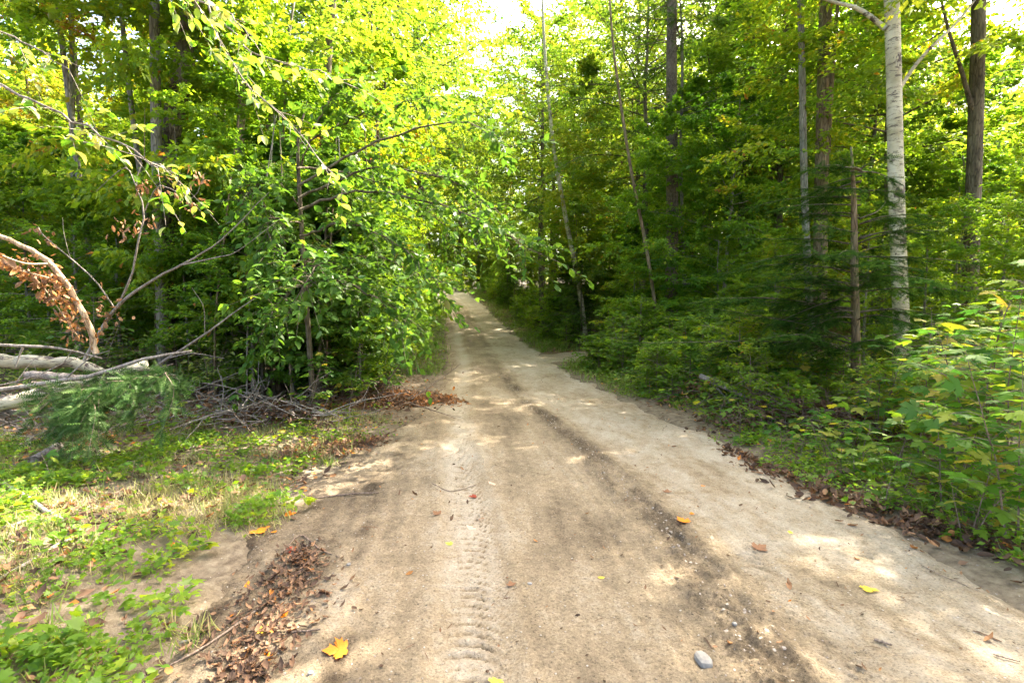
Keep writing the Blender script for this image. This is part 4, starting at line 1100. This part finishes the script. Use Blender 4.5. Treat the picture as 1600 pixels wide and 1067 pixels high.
# ---------------- overhanging leafy branches
def leafy_branches(e, base, branches, meshes, mat, q, lsize, nparts, bark_, twig_len=.45, ntw=12, nl=7, cloud_mat=None):
    """branches: list of (world polyline, radius). Leaves hang from twigs; the largest nparts are parts, the rest one stuff part"""
    paths = []; L = []
    for pts, r0, *dn in branches:
        dn = dn[0] if dn else 1.0
        n = 22
        P = bez([Vector(p) - base for p in pts], n) + q.normal(0, .012, (n, 3))
        o = link('limb', tube_mesh('limb', [(P, np.linspace(r0, .004, n))], bark_, 6), e)
        f0 = .22
        m = int(ntw * dn)
        for j in range(m):
            f = (f0 + (1 - f0) * (j + q.rand()) / m) * (n - 1)
            c = np.array([np.interp(f, np.arange(n), P[:, a]) for a in range(3)])
            i = min(int(f), n - 2); d = norm(P[i + 1] - P[i])
            sd = norm(np.cross(d, [0, 0, 1.])) * (1 if j % 2 else -1)
            td = norm(d * q.uniform(.0, 1.1) + sd * q.uniform(.1, 1.0) + np.array([0, 0, q.uniform(-.6, .55)]) + q.normal(0, .25, 3))
            tl = twig_len * q.uniform(.25, 1.35)
            tw = [c + td * tl * g + np.array([0, 0, -.22 * tl * g * g]) for g in (0, .35, .7, 1)]
            paths.append((np.array(tw), np.array([.004, .003, .002, .0012])))
            for k in range(max(2, int(nl * q.uniform(.4, 1.3)))):
                g = q.uniform(.15, 1.05)
                pp = c + td * tl * g + np.array([0, 0, -.22 * tl * g * g])
                s2 = norm(np.cross(td, [0, 0, 1.])) * (1 if k % 2 else -1)
                D = norm(td * .8 + s2 * .8 + np.array([0, 0, q.uniform(-.8, .1)]) + q.normal(0, .4, 3))
                U = norm(np.array([0, 0, 1.]) + q.normal(0, .5, 3))
                L.append((pp, D, U, lsize * q.uniform(.5, 1.2)))
    link('twigs', tube_mesh('twigs', paths, bark_, 3), e)['kind'] = 'stuff'
    order = q.permutation(len(L))
    for k in order[:nparts]:
        P, D, U, s_ = L[k]
        put_leaf(meshes[k % len(meshes)], P, D, U, s_, e)
    rest = [L[k] for k in order[nparts:]]
    if rest:
        c = Cloud(); c.leaves(OVAL, np.array([l[0] for l in rest]), np.array([l[1] for l in rest]), np.array([l[2] for l in rest]), [l[3] for l in rest], np.clip(q.normal(.3, .14, len(rest)), 0, 1))
        link('foliage', c.mesh('foliage', mat), e)['kind'] = 'stuff'
def overhangs():
    q = np.random.RandomState(91)
    T = [on(486, 7.3, -.1), pt(482, 520, 7.2), pt(474, 400, 7.0), pt(468, 300, 6.9), pt(466, 220, 6.8), pt(480, 160, 6.8)]
    e = custom_tree('beech_tree', 'dark glossy beech reaching over the left road edge with drooping leafy boughs', T, [.04, .035, .03, .026, .018, .006], M_bark_dark, None, sides=10)
    b = Vector(T[0]); Y = 6.6
    def p(x, y, d=0): return pt(x, y, Y + d)
    br = [([p(472, 330, .3), p(440, 290, 0), p(400, 290, -.2), p(370, 330, -.3)], .012, 1.3),
          ([p(470, 260, .3), p(490, 200, .0), p(520, 150, .0), p(560, 120, .1)], .012, 1.2),
          ([p(470, 330, .2), p(560, 300), p(680, 318, -.3), p(760, 350, -.6), p(838, 396, -.9)], .020, 1.5),
          ([p(466, 290, .2), p(560, 235), p(660, 200, -.3), p(740, 195, -.3), p(800, 232, -.3)], .018, 1.0),
          ([p(468, 370, .2), p(540, 350, -.3), p(610, 375, -.6), p(690, 440, -1)], .016, 1.6),
          ([p(470, 400, .2), p(500, 390, -.6), p(490, 420, -1.2), p(470, 450, -1.5)], .014, 1.6),
          ([p(466, 310, .2), p(590, 262, .3), p(710, 285, .4), p(775, 330, .5)], .018, 1.6),
          ([p(472, 420, .2), p(560, 400, .5), p(640, 420, .6), p(700, 470, .8)], .014, 1.6),
          ([p(474, 450, .2), p(530, 440, -.4), p(590, 470, -.6), p(630, 520, -.7)], .013, 1.4),
          ([p(464, 260, .2), p(540, 270, .8), p(620, 300, 1.2), p(690, 350, 1.5), p(720, 420, 1.7)], .016, 1.5),
          ([p(468, 350, .2), p(420, 340, -.5), p(430, 400, -.9)], .012, 1.3),
          ([p(472, 400, .2), p(540, 430, 1.0), p(600, 460, 1.4), p(660, 520, 1.6)], .012, 1.4),
          ([p(462, 230, .2), p(520, 200, .3), p(590, 170, .5), p(690, 150, .8)], .014, 1.0),
          ([p(474, 470, .2), p(440, 470, -.2), p(420, 500, -.3), p(400, 540, -.4)], .010, 1.0)]
    leafy_branches(e, b, br, BEECH_MESH, M_beech_cloud, q, .108, 300, M_bark_dark, ntw=34, nl=11, twig_len=.55)
    # sunlit arching limbs entering from the upper left, on a tree just outside the picture
    T = [Vector((-6.6, 4.9, gz(-6.6, 4.9) - .1)), Vector((-6.5, 4.9, 2)), Vector((-6.4, 4.8, 4)), Vector((-6.2, 4.8, 6.5)), Vector((-6.1, 4.8, 9))]
    e = custom_tree('beech_tree', 'beech whose arching limbs carry pale sunlit leaves across the upper left', T, [.10, .09, .075, .05, .02], M_bark_grey, None, sides=10)
    b = Vector(T[0])
    br = [([T[2], pt(-60, 110, 4.3), pt(60, 165, 4.2), pt(150, 205, 4.2), pt(235, 250, 4.2), pt(270, 268, 4.2)], .014, 2.2),
          ([T[3], pt(150, -120, 4.6), pt(270, -20, 4.5), pt(345, 15, 4.4), pt(400, 65, 4.3)], .014, 2.2),
          ([T[3], pt(200, -180, 5.0), pt(340, 20, 5.0), pt(400, 85, 4.9), pt(480, 105, 4.9), pt(560, 140, 4.9)], .012, 1.8),
          ([T[3], pt(230, -160, 4.8), pt(330, 40, 4.8), pt(385, 130, 4.7), pt(440, 180, 4.7), pt(500, 250, 4.7), pt(540, 300, 4.7)], .010, 2.0),
          ([T[2], pt(-100, 40, 5.0), pt(20, 60, 5.0), pt(110, 110, 5.0)], .018, 1.0)]
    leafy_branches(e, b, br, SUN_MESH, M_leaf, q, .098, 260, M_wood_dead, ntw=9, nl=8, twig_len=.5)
    # far-reaching bare limb over the road with small leaves, from the leaning tree
overhangs()

# ---------------- dead wood
def pole(name, label, pts, r, mat, cat='branch', subs=(), sides=8, n=20, wob=.08, group=None):
    base = Vector(pts[0]); P = bez([Vector(p) - base for p in pts], n)
    P += R.normal(0, r[0] * .12, P.shape)
    rad = np.interp(np.linspace(0, 1, n), np.linspace(0, 1, len(r)), r)
    if not subs:
        o = link(name, tube_mesh(name, [(P, rad)], mat, sides, wob), None, base); return tag(o, label, cat, group)
    e = empty(name, base, label, cat, group)
    link('stem', tube_mesh('stem', [(P, rad)], mat, sides, wob), e)
    for sp, sr in subs:
        Q = bez([Vector(p) - base for p in sp], 10)
        link('twig', tube_mesh('twig', [(Q, np.linspace(sr, sr * .35, 10))], mat, 5, wob), e)
    return e
def curls(P, q, size, t0, t1, mat, name, parent, hang=.9):
    n = len(P); c = Cloud(); idx = q.randint(0, 3, n)
    a = q.rand(n) * 6.28
    D = np.column_stack([np.cos(a) * .6, np.sin(a) * .6, -hang * q.uniform(.2, 1.4, n)]); U = q.normal(0, 1, (n, 3)); S = size * q.uniform(.6, 1.2, n); T = q.uniform(t0, t1, n)
    for i in range(3):
        k = idx == i; c.leaves(CURL[i], P[k], D[k], U[k], S[k], T[k])
    o = link(name, c.mesh(name, mat), parent); o['kind'] = 'stuff'
    return o
def deadwood():
    q = np.random.RandomState(41)
    # fallen birch logs
    pole('birch_log', 'longest fallen white birch log slanting down to the left picture edge', [pt(-120, 672, 5.2), pt(0, 633, 5.3), pt(90, 607, 5.5), pt(165, 590, 5.7), pt(232, 572, 5.9)], [.066, .068, .072, .074, .07], M_birch_log, 'log', sides=16, n=30, wob=.06)
    pole('birch_log', 'fallen white birch log with a brown broken end, highest of the logs', [pt(-120, 545, 6.2), pt(-20, 562, 6.3), pt(60, 566, 6.4), pt(130, 570, 6.5), pt(210, 608, 6.7)], [.085, .085, .078, .065, .05], M_birch_log, 'log', sides=16, n=30, wob=.06)
    pole('fallen_log', 'short grey log between the two white birch logs', [pt(40, 585, 5.9), pt(80, 588, 5.9), pt(130, 592, 6.0), pt(175, 600, 6.1)], [.045, .05, .05, .04], M_wood_dead, 'log', sides=10)
    pole('fallen_log', 'stub of pale rotten log on the ground under the cedar boughs', [gp(52, 728, .05), gp(75, 716, .05), gp(92, 706, .06)], [.045, .05, .045], M_wood_dead, 'log', sides=10)
    pole('fallen_pole', 'long thin grey pole lying across the birch logs', [pt(-60, 618, 4.9), pt(60, 600, 5.0), pt(150, 585, 5.1), pt(230, 560, 5.2), pt(300, 548, 5.4)], [.024, .022, .02, .016, .01], M_wood_dead,
         subs=[([pt(100, 594, 5.05), pt(140, 560, 5.0), pt(170, 548, 4.9)], .009)])
    pole('fallen_pole', 'pale tan pole above the logs at the left edge', [pt(-60, 533, 5.1), pt(20, 540, 5.1), pt(90, 544, 5.1), pt(160, 560, 5.2)], [.016, .015, .013, .008], M_wood_dead,
         subs=[([pt(36, 541, 5.1), pt(30, 556, 5.1), pt(24, 575, 5.1)], .012)])
    # curved dead trunk hung with brown leaves
    P = [pt(150, 552, 5.2), pt(138, 505, 5.15), pt(112, 458, 5.1), pt(78, 412, 5.0), pt(30, 382, 4.9), pt(-50, 350, 4.8)]
    b = Vector(P[0]); e = pole('dead_tree', 'arched dead sapling hung with curled orange-brown leaves at the left edge', P, [.030, .029, .028, .026, .022, .018], M_tan, 'dead tree',
                               subs=[([pt(78, 412, 5.0), pt(40, 412, 4.8), pt(0, 398, 4.7), pt(-40, 380, 4.6)], .012), ([pt(100, 440, 5.1), pt(60, 430, 4.9), pt(20, 420, 4.8)], .010),
                                     ([pt(124, 530, 5.2), pt(104, 500, 5.1), pt(60, 440, 5.0), pt(10, 405, 4.9)], .008)])
    A = bez([Vector(p) - b for p in P], 200)[30:]
    u = (len(A) * np.clip(fbm(q.rand(190) * 30, q.rand(190) * 30, 3, 2) * 1.7 - .3, 0, .99)).astype(int)
    curls(A[u] + q.normal(0, .06, (190, 3)) * [1, 1, .9] + np.array([-.03, 0, -.08]), q, .055, .45, .95, M_dead, 'dead_leaves', e)
    A = bez([Vector(p) - b for p in (pt(124, 530, 5.2), pt(60, 440, 5.0), pt(0, 398, 4.7))], 60); u = q.randint(0, 60, 140)
    curls(A[u] + q.normal(0, .04, (140, 3)), q, .07, .45, .9, M_dead, 'dead_leaves', e)
    # grey dead branches standing out of the pile
    e = pole('dead_branch', 'forked grey dead branch rising rightward from behind the birch logs', [pt(132, 562, 6.3), pt(180, 483, 6.1), pt(235, 440, 6.0), pt(295, 408, 5.9), pt(350, 372, 5.8), pt(420, 300, 5.7)], [.021, .019, .016, .012, .008, .003], M_wood_dead, 'branch',
             subs=[([pt(182, 482, 6.1), pt(206, 430, 6.0), pt(214, 385, 6.0), pt(226, 330, 6.0), pt(212, 290, 6.0), pt(222, 255, 6.0)], .014),
                   ([pt(178, 480, 6.1), pt(150, 440, 6.0), pt(112, 405, 6.0), pt(70, 370, 5.9), pt(60, 355, 5.9)], .009), ([pt(226, 330, 6), pt(250, 290, 5.9), pt(300, 310, 5.9), pt(320, 270, 5.9)], .007),
                   ([pt(280, 415, 5.9), pt(340, 402, 5.8), pt(372, 392, 5.8), pt(440, 340, 5.7)], .009), ([pt(110, 405, 6), pt(100, 365, 6), pt(98, 340, 6)], .004), ([pt(212, 290, 6.0), pt(196, 262, 6), pt(160, 290, 6), pt(150, 300, 6)], .006)])
    b = Vector(pt(132, 562, 6.3)); A = np.array([Vector(pt(x, y, 6)) - b for x, y in [(230, 290), (300, 320), (250, 300), (225, 345), (190, 360), (205, 350), (170, 490), (185, 500), (150, 470), (310, 280), (60, 360), (80, 380)]])
    u = q.randint(0, len(A), 130); curls(A[u] + q.normal(0, .07, (130, 3)), q, .07, .4, .8, M_dead, 'dead_leaves', e)
    pole('dead_branch', 'thin grey dead branch low in front of the warm brown trunk', [pt(215, 590, 5.6), pt(262, 560, 5.6), pt(320, 522, 5.6), pt(372, 484, 5.7), pt(405, 462, 5.8)], [.016, .014, .011, .007, .003], M_wood_dead,
         subs=[([pt(262, 560, 5.6), pt(300, 552, 5.5), pt(350, 560, 5.5)], .006), ([pt(320, 522, 5.6), pt(318, 480, 5.6), pt(300, 450, 5.6)], .005), ([pt(240, 575, 5.6), pt(280, 590, 5.5), pt(320, 620, 5.5)], .006)])
    # sticks on the ground
    for i, (lb, pl, r) in enumerate([
        ('grey fallen branch lying on the leaves below the cedar boughs', [(158, 752), (200, 728), (240, 714), (285, 706), (335, 690)], .016),
        ('bent fallen branch at the left edge ending at a dark stub', [(-30, 740), (30, 775), (80, 808), (128, 836)], .02),
        ('pale stick meeting the bent branch from the left edge', [(-30, 838), (20, 824), (60, 815), (95, 822)], .014),
        ('bleached stick running down to the left edge', [(128, 838), (90, 856), (50, 880), (-10, 915)], .015),
        ('long thin stick lying across the dirt shoulder at the bottom left', [(402, 955), (350, 992), (290, 1030), (215, 1062)], .006),
        ('short dark stick near the orange maple leaf', [(452, 990), (480, 988), (500, 986)], .006),
        ('slender stick at the left road edge above the dirt shoulder', [(486, 782), (520, 777), (560, 773), (592, 772)], .009),
        ('crooked twig in the loose soil by the left shoulder', [(440, 866), (470, 838), (500, 860), (530, 872)], .005),
        ('thin twig on the pale track', [(675, 756), (700, 768), (720, 766), (745, 758)], .004),
        ('small dark stick on the sand at the lower right', [(1366, 1002), (1380, 1006), (1394, 1011)], .007),
        ('thin dark twig on the sand near the right bottom corner', [(1552, 1024), (1572, 1030), (1594, 1036)], .004),
        ('hair thin long stem lying on the right sandy edge', [(1440, 884), (1470, 900), (1500, 912), (1520, 922)], .003)]):
        P = [gp(x, y, r + .004) for x, y in pl]
        pole('stick', lb, P, [r, r * .95, r * .8, r * .6], M_stick if i not in (1, 2, 3, 0) else M_wood_dead, 'stick', sides=7, n=14)
    # brush piles
    def brush(name, label, cx, cy, w, d, h, n, seed, leaves, lt=(.15, .55), mat=M_stick, big=()):
        q = np.random.RandomState(seed)
        c0 = Vector((cx, cy, gz(cx, cy))); e = empty(name, c0, label, 'brush pile')
        for i in range(n):
            x, y = q.uniform(-w, w), q.uniform(-d, d); z = h * q.uniform(.1, .9) * math.exp(-(x / w) ** 2)
            a = q.normal(0, .5) + (0 if q.rand() < .7 else 1.5); L = q.uniform(.35, 1.1); el = q.normal(.05, .25)
            dd = np.array([math.cos(a) * math.cos(el), math.sin(a) * math.cos(el), math.sin(el)]) * (1 if q.rand() < .5 else -1)
            P = [np.array([x, y, z])]
            for k in range(5): P.append(P[-1] + dd * L / 5); dd = norm(dd + q.normal(0, .14, 3))
            P = np.array(P)
            gl = np.array([gz(cx + p[0], cy + p[1]) - c0.z for p in P]); P[:, 2] = np.maximum(P[:, 2], gl + .01)
            r = q.uniform(.004, .012); paths = [(P, np.linspace(r, r * .4, 6))]
            for k in (2, 3, 4):
                t = P[k] + norm(dd + q.normal(0, .8, 3)) * q.uniform(.1, .3); paths.append((np.stack([P[k], (P[k] + t) / 2 + q.normal(0, .01, 3), t]), np.array([r * .5, r * .35, r * .2])))
            link('branch', tube_mesh('branch', paths, mat, 5, .1), e)
        if leaves:
            P = np.column_stack([q.normal(0, w * .55, leaves), q.normal(0, d * .55, leaves), np.zeros(leaves)])
            P[:, 2] = np.array([gz(cx + a, cy + b_) - c0.z for a, b_ in P[:, :2]]) + q.rand(leaves) * h * np.exp(-(P[:, 0] / w) ** 2) * .8 + .02
            curls(P, q, .075, lt[0], lt[1], M_dead, 'dead_leaves', e, hang=.4)
        return e
    p = on(1250, 6.6); brush('brush_pile', 'brown brush pile with red-brown dead leaves on the right, below the dark hemlock', p.x, p.y, .95, .45, .42, 46, 1, 1500)
    p = on(1345, 6.1); brush('brush_pile', 'lower end of the brown brush heap at the foot of the hemlock trunk', p.x, p.y, .7, .4, .33, 30, 2, 900)
    p = on(1110, 8.3); brush('brush_pile', 'small heap of twigs with rusty leaves beyond the fallen grey log', p.x, p.y, .6, .4, .55, 18, 3, 350, (.4, .8))
    p = on(430, 6.6); brush('brush_pile', 'tangle of grey twigs and dark leaves in front of the warm brown trunk', p.x, p.y, .7, .4, .35, 40, 4, 500, (.0, .35), M_wood_dead)
    p = on(300, 6.4); brush('brush_pile', 'loose tangle of thin grey twigs right of the cedar boughs', p.x, p.y, .8, .5, .6, 46, 5, 150, (.1, .5), M_wood_dead)
    p = on(560, 8.2); brush('brush_pile', 'dark twigs heaped under the overhanging beech', p.x, p.y, .9, .45, .4, 34, 6, 500, (.05, .5), M_stick)
    p = on(30, 5.6); brush('brush_pile', 'bright straw coloured twigs tangled over the birch logs at the left edge', p.x, p.y, .9, .4, .8, 50, 7, 60, (.5, .9), M_wood_dead)
    pole('fallen_log', 'grey fallen log pointing into the brush pile on the right', [pt(1094, 588, 7.9), pt(1135, 605, 7.5), pt(1180, 632, 7.1), pt(1215, 655, 6.8)], [.045, .042, .035, .02], M_wood_dead, 'log', sides=10, subs=[([pt(1120, 606, 7.6), pt(1150, 640, 7.3), pt(1170, 655, 7.1)], .02)])
    # cedar boughs drooping over the logs
    e = empty('cedar_boughs', pt(225, 560, 5.3), 'cut green cedar boughs drooping over the white birch log', 'bough')
    b = e.location; paths = []; c = Cloud()
    for i in range(36):
        x0 = q.uniform(110, 290); y0 = 615 - (x0 - 110) * .22 + q.uniform(-14, 12); Y0 = q.uniform(4.7, 5.5)
        x1, y1 = x0 + q.uniform(-100, 10), y0 + q.uniform(30, 150) * (.5 + .5 * math.sin(x0 * .09) ** 2)
        p0 = pt(x0, y0, Y0) - b; p1 = pt(x1, y1, Y0 - q.uniform(.1, .5)) - b; mid = (p0 + p1) / 2 + Vector((q.uniform(-.1, .1), q.uniform(-.1, .1), .10))
        P = bez([p0, mid, p1], 12); paths.append((P, np.linspace(.006, .0015, 12)))
        for j in range(34):
            f = q.uniform(.5, 11); cc = np.array([np.interp(f, range(12), P[:, a]) for a in range(3)]); d = norm(P[-1] - P[0])
            td = norm(d + q.normal(0, .5, 3)); m = 3; ff = np.array([.0, .05, .10])[:, None]
            c.leaves(NEED, cc + td * ff, np.repeat(td[None], m, 0) + q.normal(0, .3, (m, 3)), q.normal(0, 1, (m, 3)), q.uniform(.07, .125, m), q.uniform(.1, 1, m))
    link('branches', tube_mesh('branches', paths, M_stick, 4), e); o = link('foliage', c.mesh('foliage', M_cedar), e); o['kind'] = 'stuff'
deadwood()

# ---------------- fallen leaves and stones one can point at
def leaf_col(name, col, tcol):
    return leaf_mat(name, [(0, tuple(k * .8 for k in col)), (1, tuple(min(1, k * 1.2) for k in col))], [(0, tcol), (1, tcol)], trans=.2, part=True, gloss=.05)
M_or = leaf_col('leaf_orange', (.78, .24, .02), (.8, .3, .02)); M_ye = leaf_col('leaf_yellow', (.75, .52, .05), (.8, .6, .05))
M_br = leaf_col('leaf_brown', (.26, .13, .07), (.3, .12, .05)); M_rd = leaf_col('leaf_red', (.30, .05, .03), (.4, .06, .03)); M_lg = leaf_col('leaf_lime', (.5, .6, .06), (.5, .7, .06)); M_tn = leaf_col('leaf_tan', (.55, .38, .26), (.5, .3, .2))
FM = {}
def fallen():
    L = [(541, 1014, .11, M_or, 'maple', 'bright orange maple leaf lying on the dirt, lowest in the picture'),
         (401, 829, .12, M_or, 'maple', 'yellow-orange maple leaf on the left verge by the dry grass'),
         (446, 805, .08, M_or, 'maple', 'orange leaf just above the yellow-orange maple leaf'),
         (433, 829, .05, M_or, 'oval', 'small orange oval leaf right of the yellow-orange maple leaf'),
         (448, 861, .07, M_rd, 'maple', 'dark red maple leaf on the left shoulder'),
         (384, 918, .06, M_or, 'oval', 'small orange leaf left of the brown leaf drift'),
         (744, 776, .07, M_rd, 'maple', 'rusty red leaf on the tread marks, farthest of those on the track'),
         (686, 804, .07, M_br, 'maple', 'tan brown leaf on the left side of the pale track'),
         (756, 809, .07, M_br, 'oval', 'dark brown curled leaf on the tread marks'),
         (744, 827, .09, M_tn, 'oval', 'flat pinkish brown leaf lying across the tread marks'),
         (706, 851, .05, M_lg, 'maple', 'small lime yellow leaf on the pale track'),
         (799, 916, .05, M_br, 'maple', 'little brown leaf right of the tread marks'),
         (945, 902, .045, M_ye, 'oval', 'small ochre leaf in the middle of the road'),
         (777, 1062, .06, M_ye, 'maple', 'yellow leaf at the bottom picture edge on the track'),
         (774, 758, .09, M_tn, 'oval', 'pale brown leaf just right of the rusty red leaf'),
         (1073, 817, .10, M_or, 'maple', 'orange maple leaf on the right wheel track'),
         (1080, 800, .06, M_or, 'oval', 'small orange-brown leaf above the orange maple leaf on the right track'),
         (1181, 858, .10, M_br, 'maple', 'reddish brown leaf on the sand right of the wheel track'),
         (1112, 843, .05, M_tn, 'oval', 'tiny tan leaf below the orange maple leaf on the right track'),
         (1233, 829, .06, M_ye, 'oval', 'yellow-brown leaf on the smooth sand at right'),
         (1095, 758, .05, M_or, 'oval', 'small orange leaf far up the right side of the road'),
         (1359, 919, .08, M_ye, 'maple', 'curled golden leaf on the sunny sand at right'),
         (1042, 770, .07, M_br, 'maple', 'dark crumpled leaf on the grit left of the right wheel track'),
         (470, 627, .13, M_or, 'maple', 'orange maple leaf glowing at the foot of the left saplings'),
         (528, 657, .12, M_or, 'maple', 'orange-red leaf among herbs near the rust leaf drift'),
         (140, 1032, .13, M_tn, 'maple', 'pinkish leaf among herbs in the bottom left corner'),
         (275, 1018, .06, M_tn, 'oval', 'whitish leaf beside the long thin stick'),
         (402, 985, .07, M_ye, 'maple', 'pale yellow leaf on the brown leaf drift'),
         (437, 965, .05, M_or, 'oval', 'orange-tan leaf half in the brown leaf drift'),
         (420, 1033, .08, M_or, 'oval', 'rust leaf at the lower end of the brown leaf drift'),
         (275, 850, .08, M_or, 'maple', 'orange leaf in the grass left of the verge'),
         (15, 792, .13, M_ye, 'oval', 'large yellow leaf at the left picture edge'),
         (1447, 772, .12, M_ye, 'maple', 'yellow maple leaf in the herbs at the right road edge'),
         (1165, 985, .045, M_br, 'oval', 'dark small leaf on the grit ridge at lower right')]
    q = np.random.RandomState(3)
    for i, (px, py, s_, m, k, lb) in enumerate(L):
        key = (m.name, k)
        if key not in FM: FM[key] = leaf_mesh('fallen_' + k, t_maple(len(FM) + 9, -.14) if k == 'maple' else (t_oval()[0] * [.95, 1, -1.0], t_oval()[1]), m)
        p = gp(px, py, .004); a = q.rand() * 6.28
        o = bpy.data.objects.new('fallen_leaf', FM[key]); COL.objects.link(o)
        o.matrix_basis = frame_mat(p, (math.cos(a), math.sin(a), q.uniform(-.03, .05)), (q.normal(0, .07), q.normal(0, .07), 1), s_)
        tag(o, lb, 'fallen leaf')
    def stone(px, py, sx, sy, sz, lb, mat, rz=0):
        bm = __import__('bmesh').new(); __import__('bmesh').ops.create_icosphere(bm, subdivisions=2, radius=1)
        for v in bm.verts:
            n = float(fbm(v.co.x * 1.3 + px, v.co.y * 1.3 + v.co.z, 7, 2)) - .4
            v.co *= 1 + .35 * n; c = v.co
            v.co = Vector((math.copysign(abs(c.x) ** .8, c.x) * sx, math.copysign(abs(c.y) ** .8, c.y) * sy, math.copysign(abs(c.z) ** .7, c.z) * sz))
        me = bpy.data.meshes.new('stone'); bm.to_mesh(me); bm.free(); me.materials.append(mat)
        me.polygons.foreach_set('use_smooth', [False] * len(me.polygons))
        o = link('stone', me, None, gp(px, py, sz * .35)); o.rotation_euler.z = rz; tag(o, lb, 'stone')
    MS = plain('pale_stone', (.24, .22, .19), .8, 30, .3); MS2 = plain('grey_stone', (.30, .28, .25), .8, 12, .3)
    stone(1099, 1034, .034, .05, .024, 'pale grey angular stone on the grit at the bottom of the road', MS, .15)
    stone(828, 912, .014, .01, .007, 'small grey pebble in the middle of the road', MS2)
    stone(545, 882, .014, .012, .008, 'round whitish pebble on the left shoulder', MS)
    stone(485, 1052, .013, .012, .009, 'tan pebble left of the bottom orange leaf', MS)
    stone(290, 1003, .03, .014, .01, 'flat white pebble in the dirt at bottom left', MS, .4)
    stone(1148, 975, .012, .012, .008, 'white pebble on the dark grit at lower right', MS)
    # gravel
    n = 26000; q = np.random.RandomState(17); y = 1.6 + 9 * q.rand(n) ** 1.5; u = q.rand(n)
    x = rl(y) - .6 + u * (rr(y) - rl(y) + 1.0)
    dxx = np.interp(y, _RY, _DX); w = .06 + 1.0 * (x < np.interp(y, _RY, _TX) - .3) * (fbm(x * 3, y * 3, 151, 2) + .2) + 1.1 * np.exp(-((x - dxx - .03) / .16) ** 2) + .7 * (x > rr(y) - .35)
    k = q.rand(n) < w; x, y = x[k], y[k]; n = len(x)
    z = np.array([surf(a, b) for a, b in zip(x, y)]) 
    TV = np.array([[1, 0, 0], [0, 1, 0], [-1, 0, 0], [0, -1, 0], [0, 0, .7], [0, 0, -.7], ]) ; TF = T_tri([[0, 1, 4], [1, 2, 4], [2, 3, 4], [3, 0, 4]])
    c = Cloud(); D, U = flat_axes(n, q, .4); S = (.0016 + .0085 * q.rand(n) ** 5) * (1 + .9 * np.exp(-((x - dxx[k]) / .15) ** 2))
    V, Fc, T = scatter((TV, TF), np.column_stack([x, y, z - .002]), D, U, S, q.rand(n)); V += q.normal(0, .0012, V.shape)
    c.add(V, Fc, T)
    tag(link('gravel', c.mesh('gravel', plain('gravel', (.30, .25, .20), .9, 40, .6))), 'loose gravel and grit on the road shoulders', 'gravel', kind='stuff')
fallen()
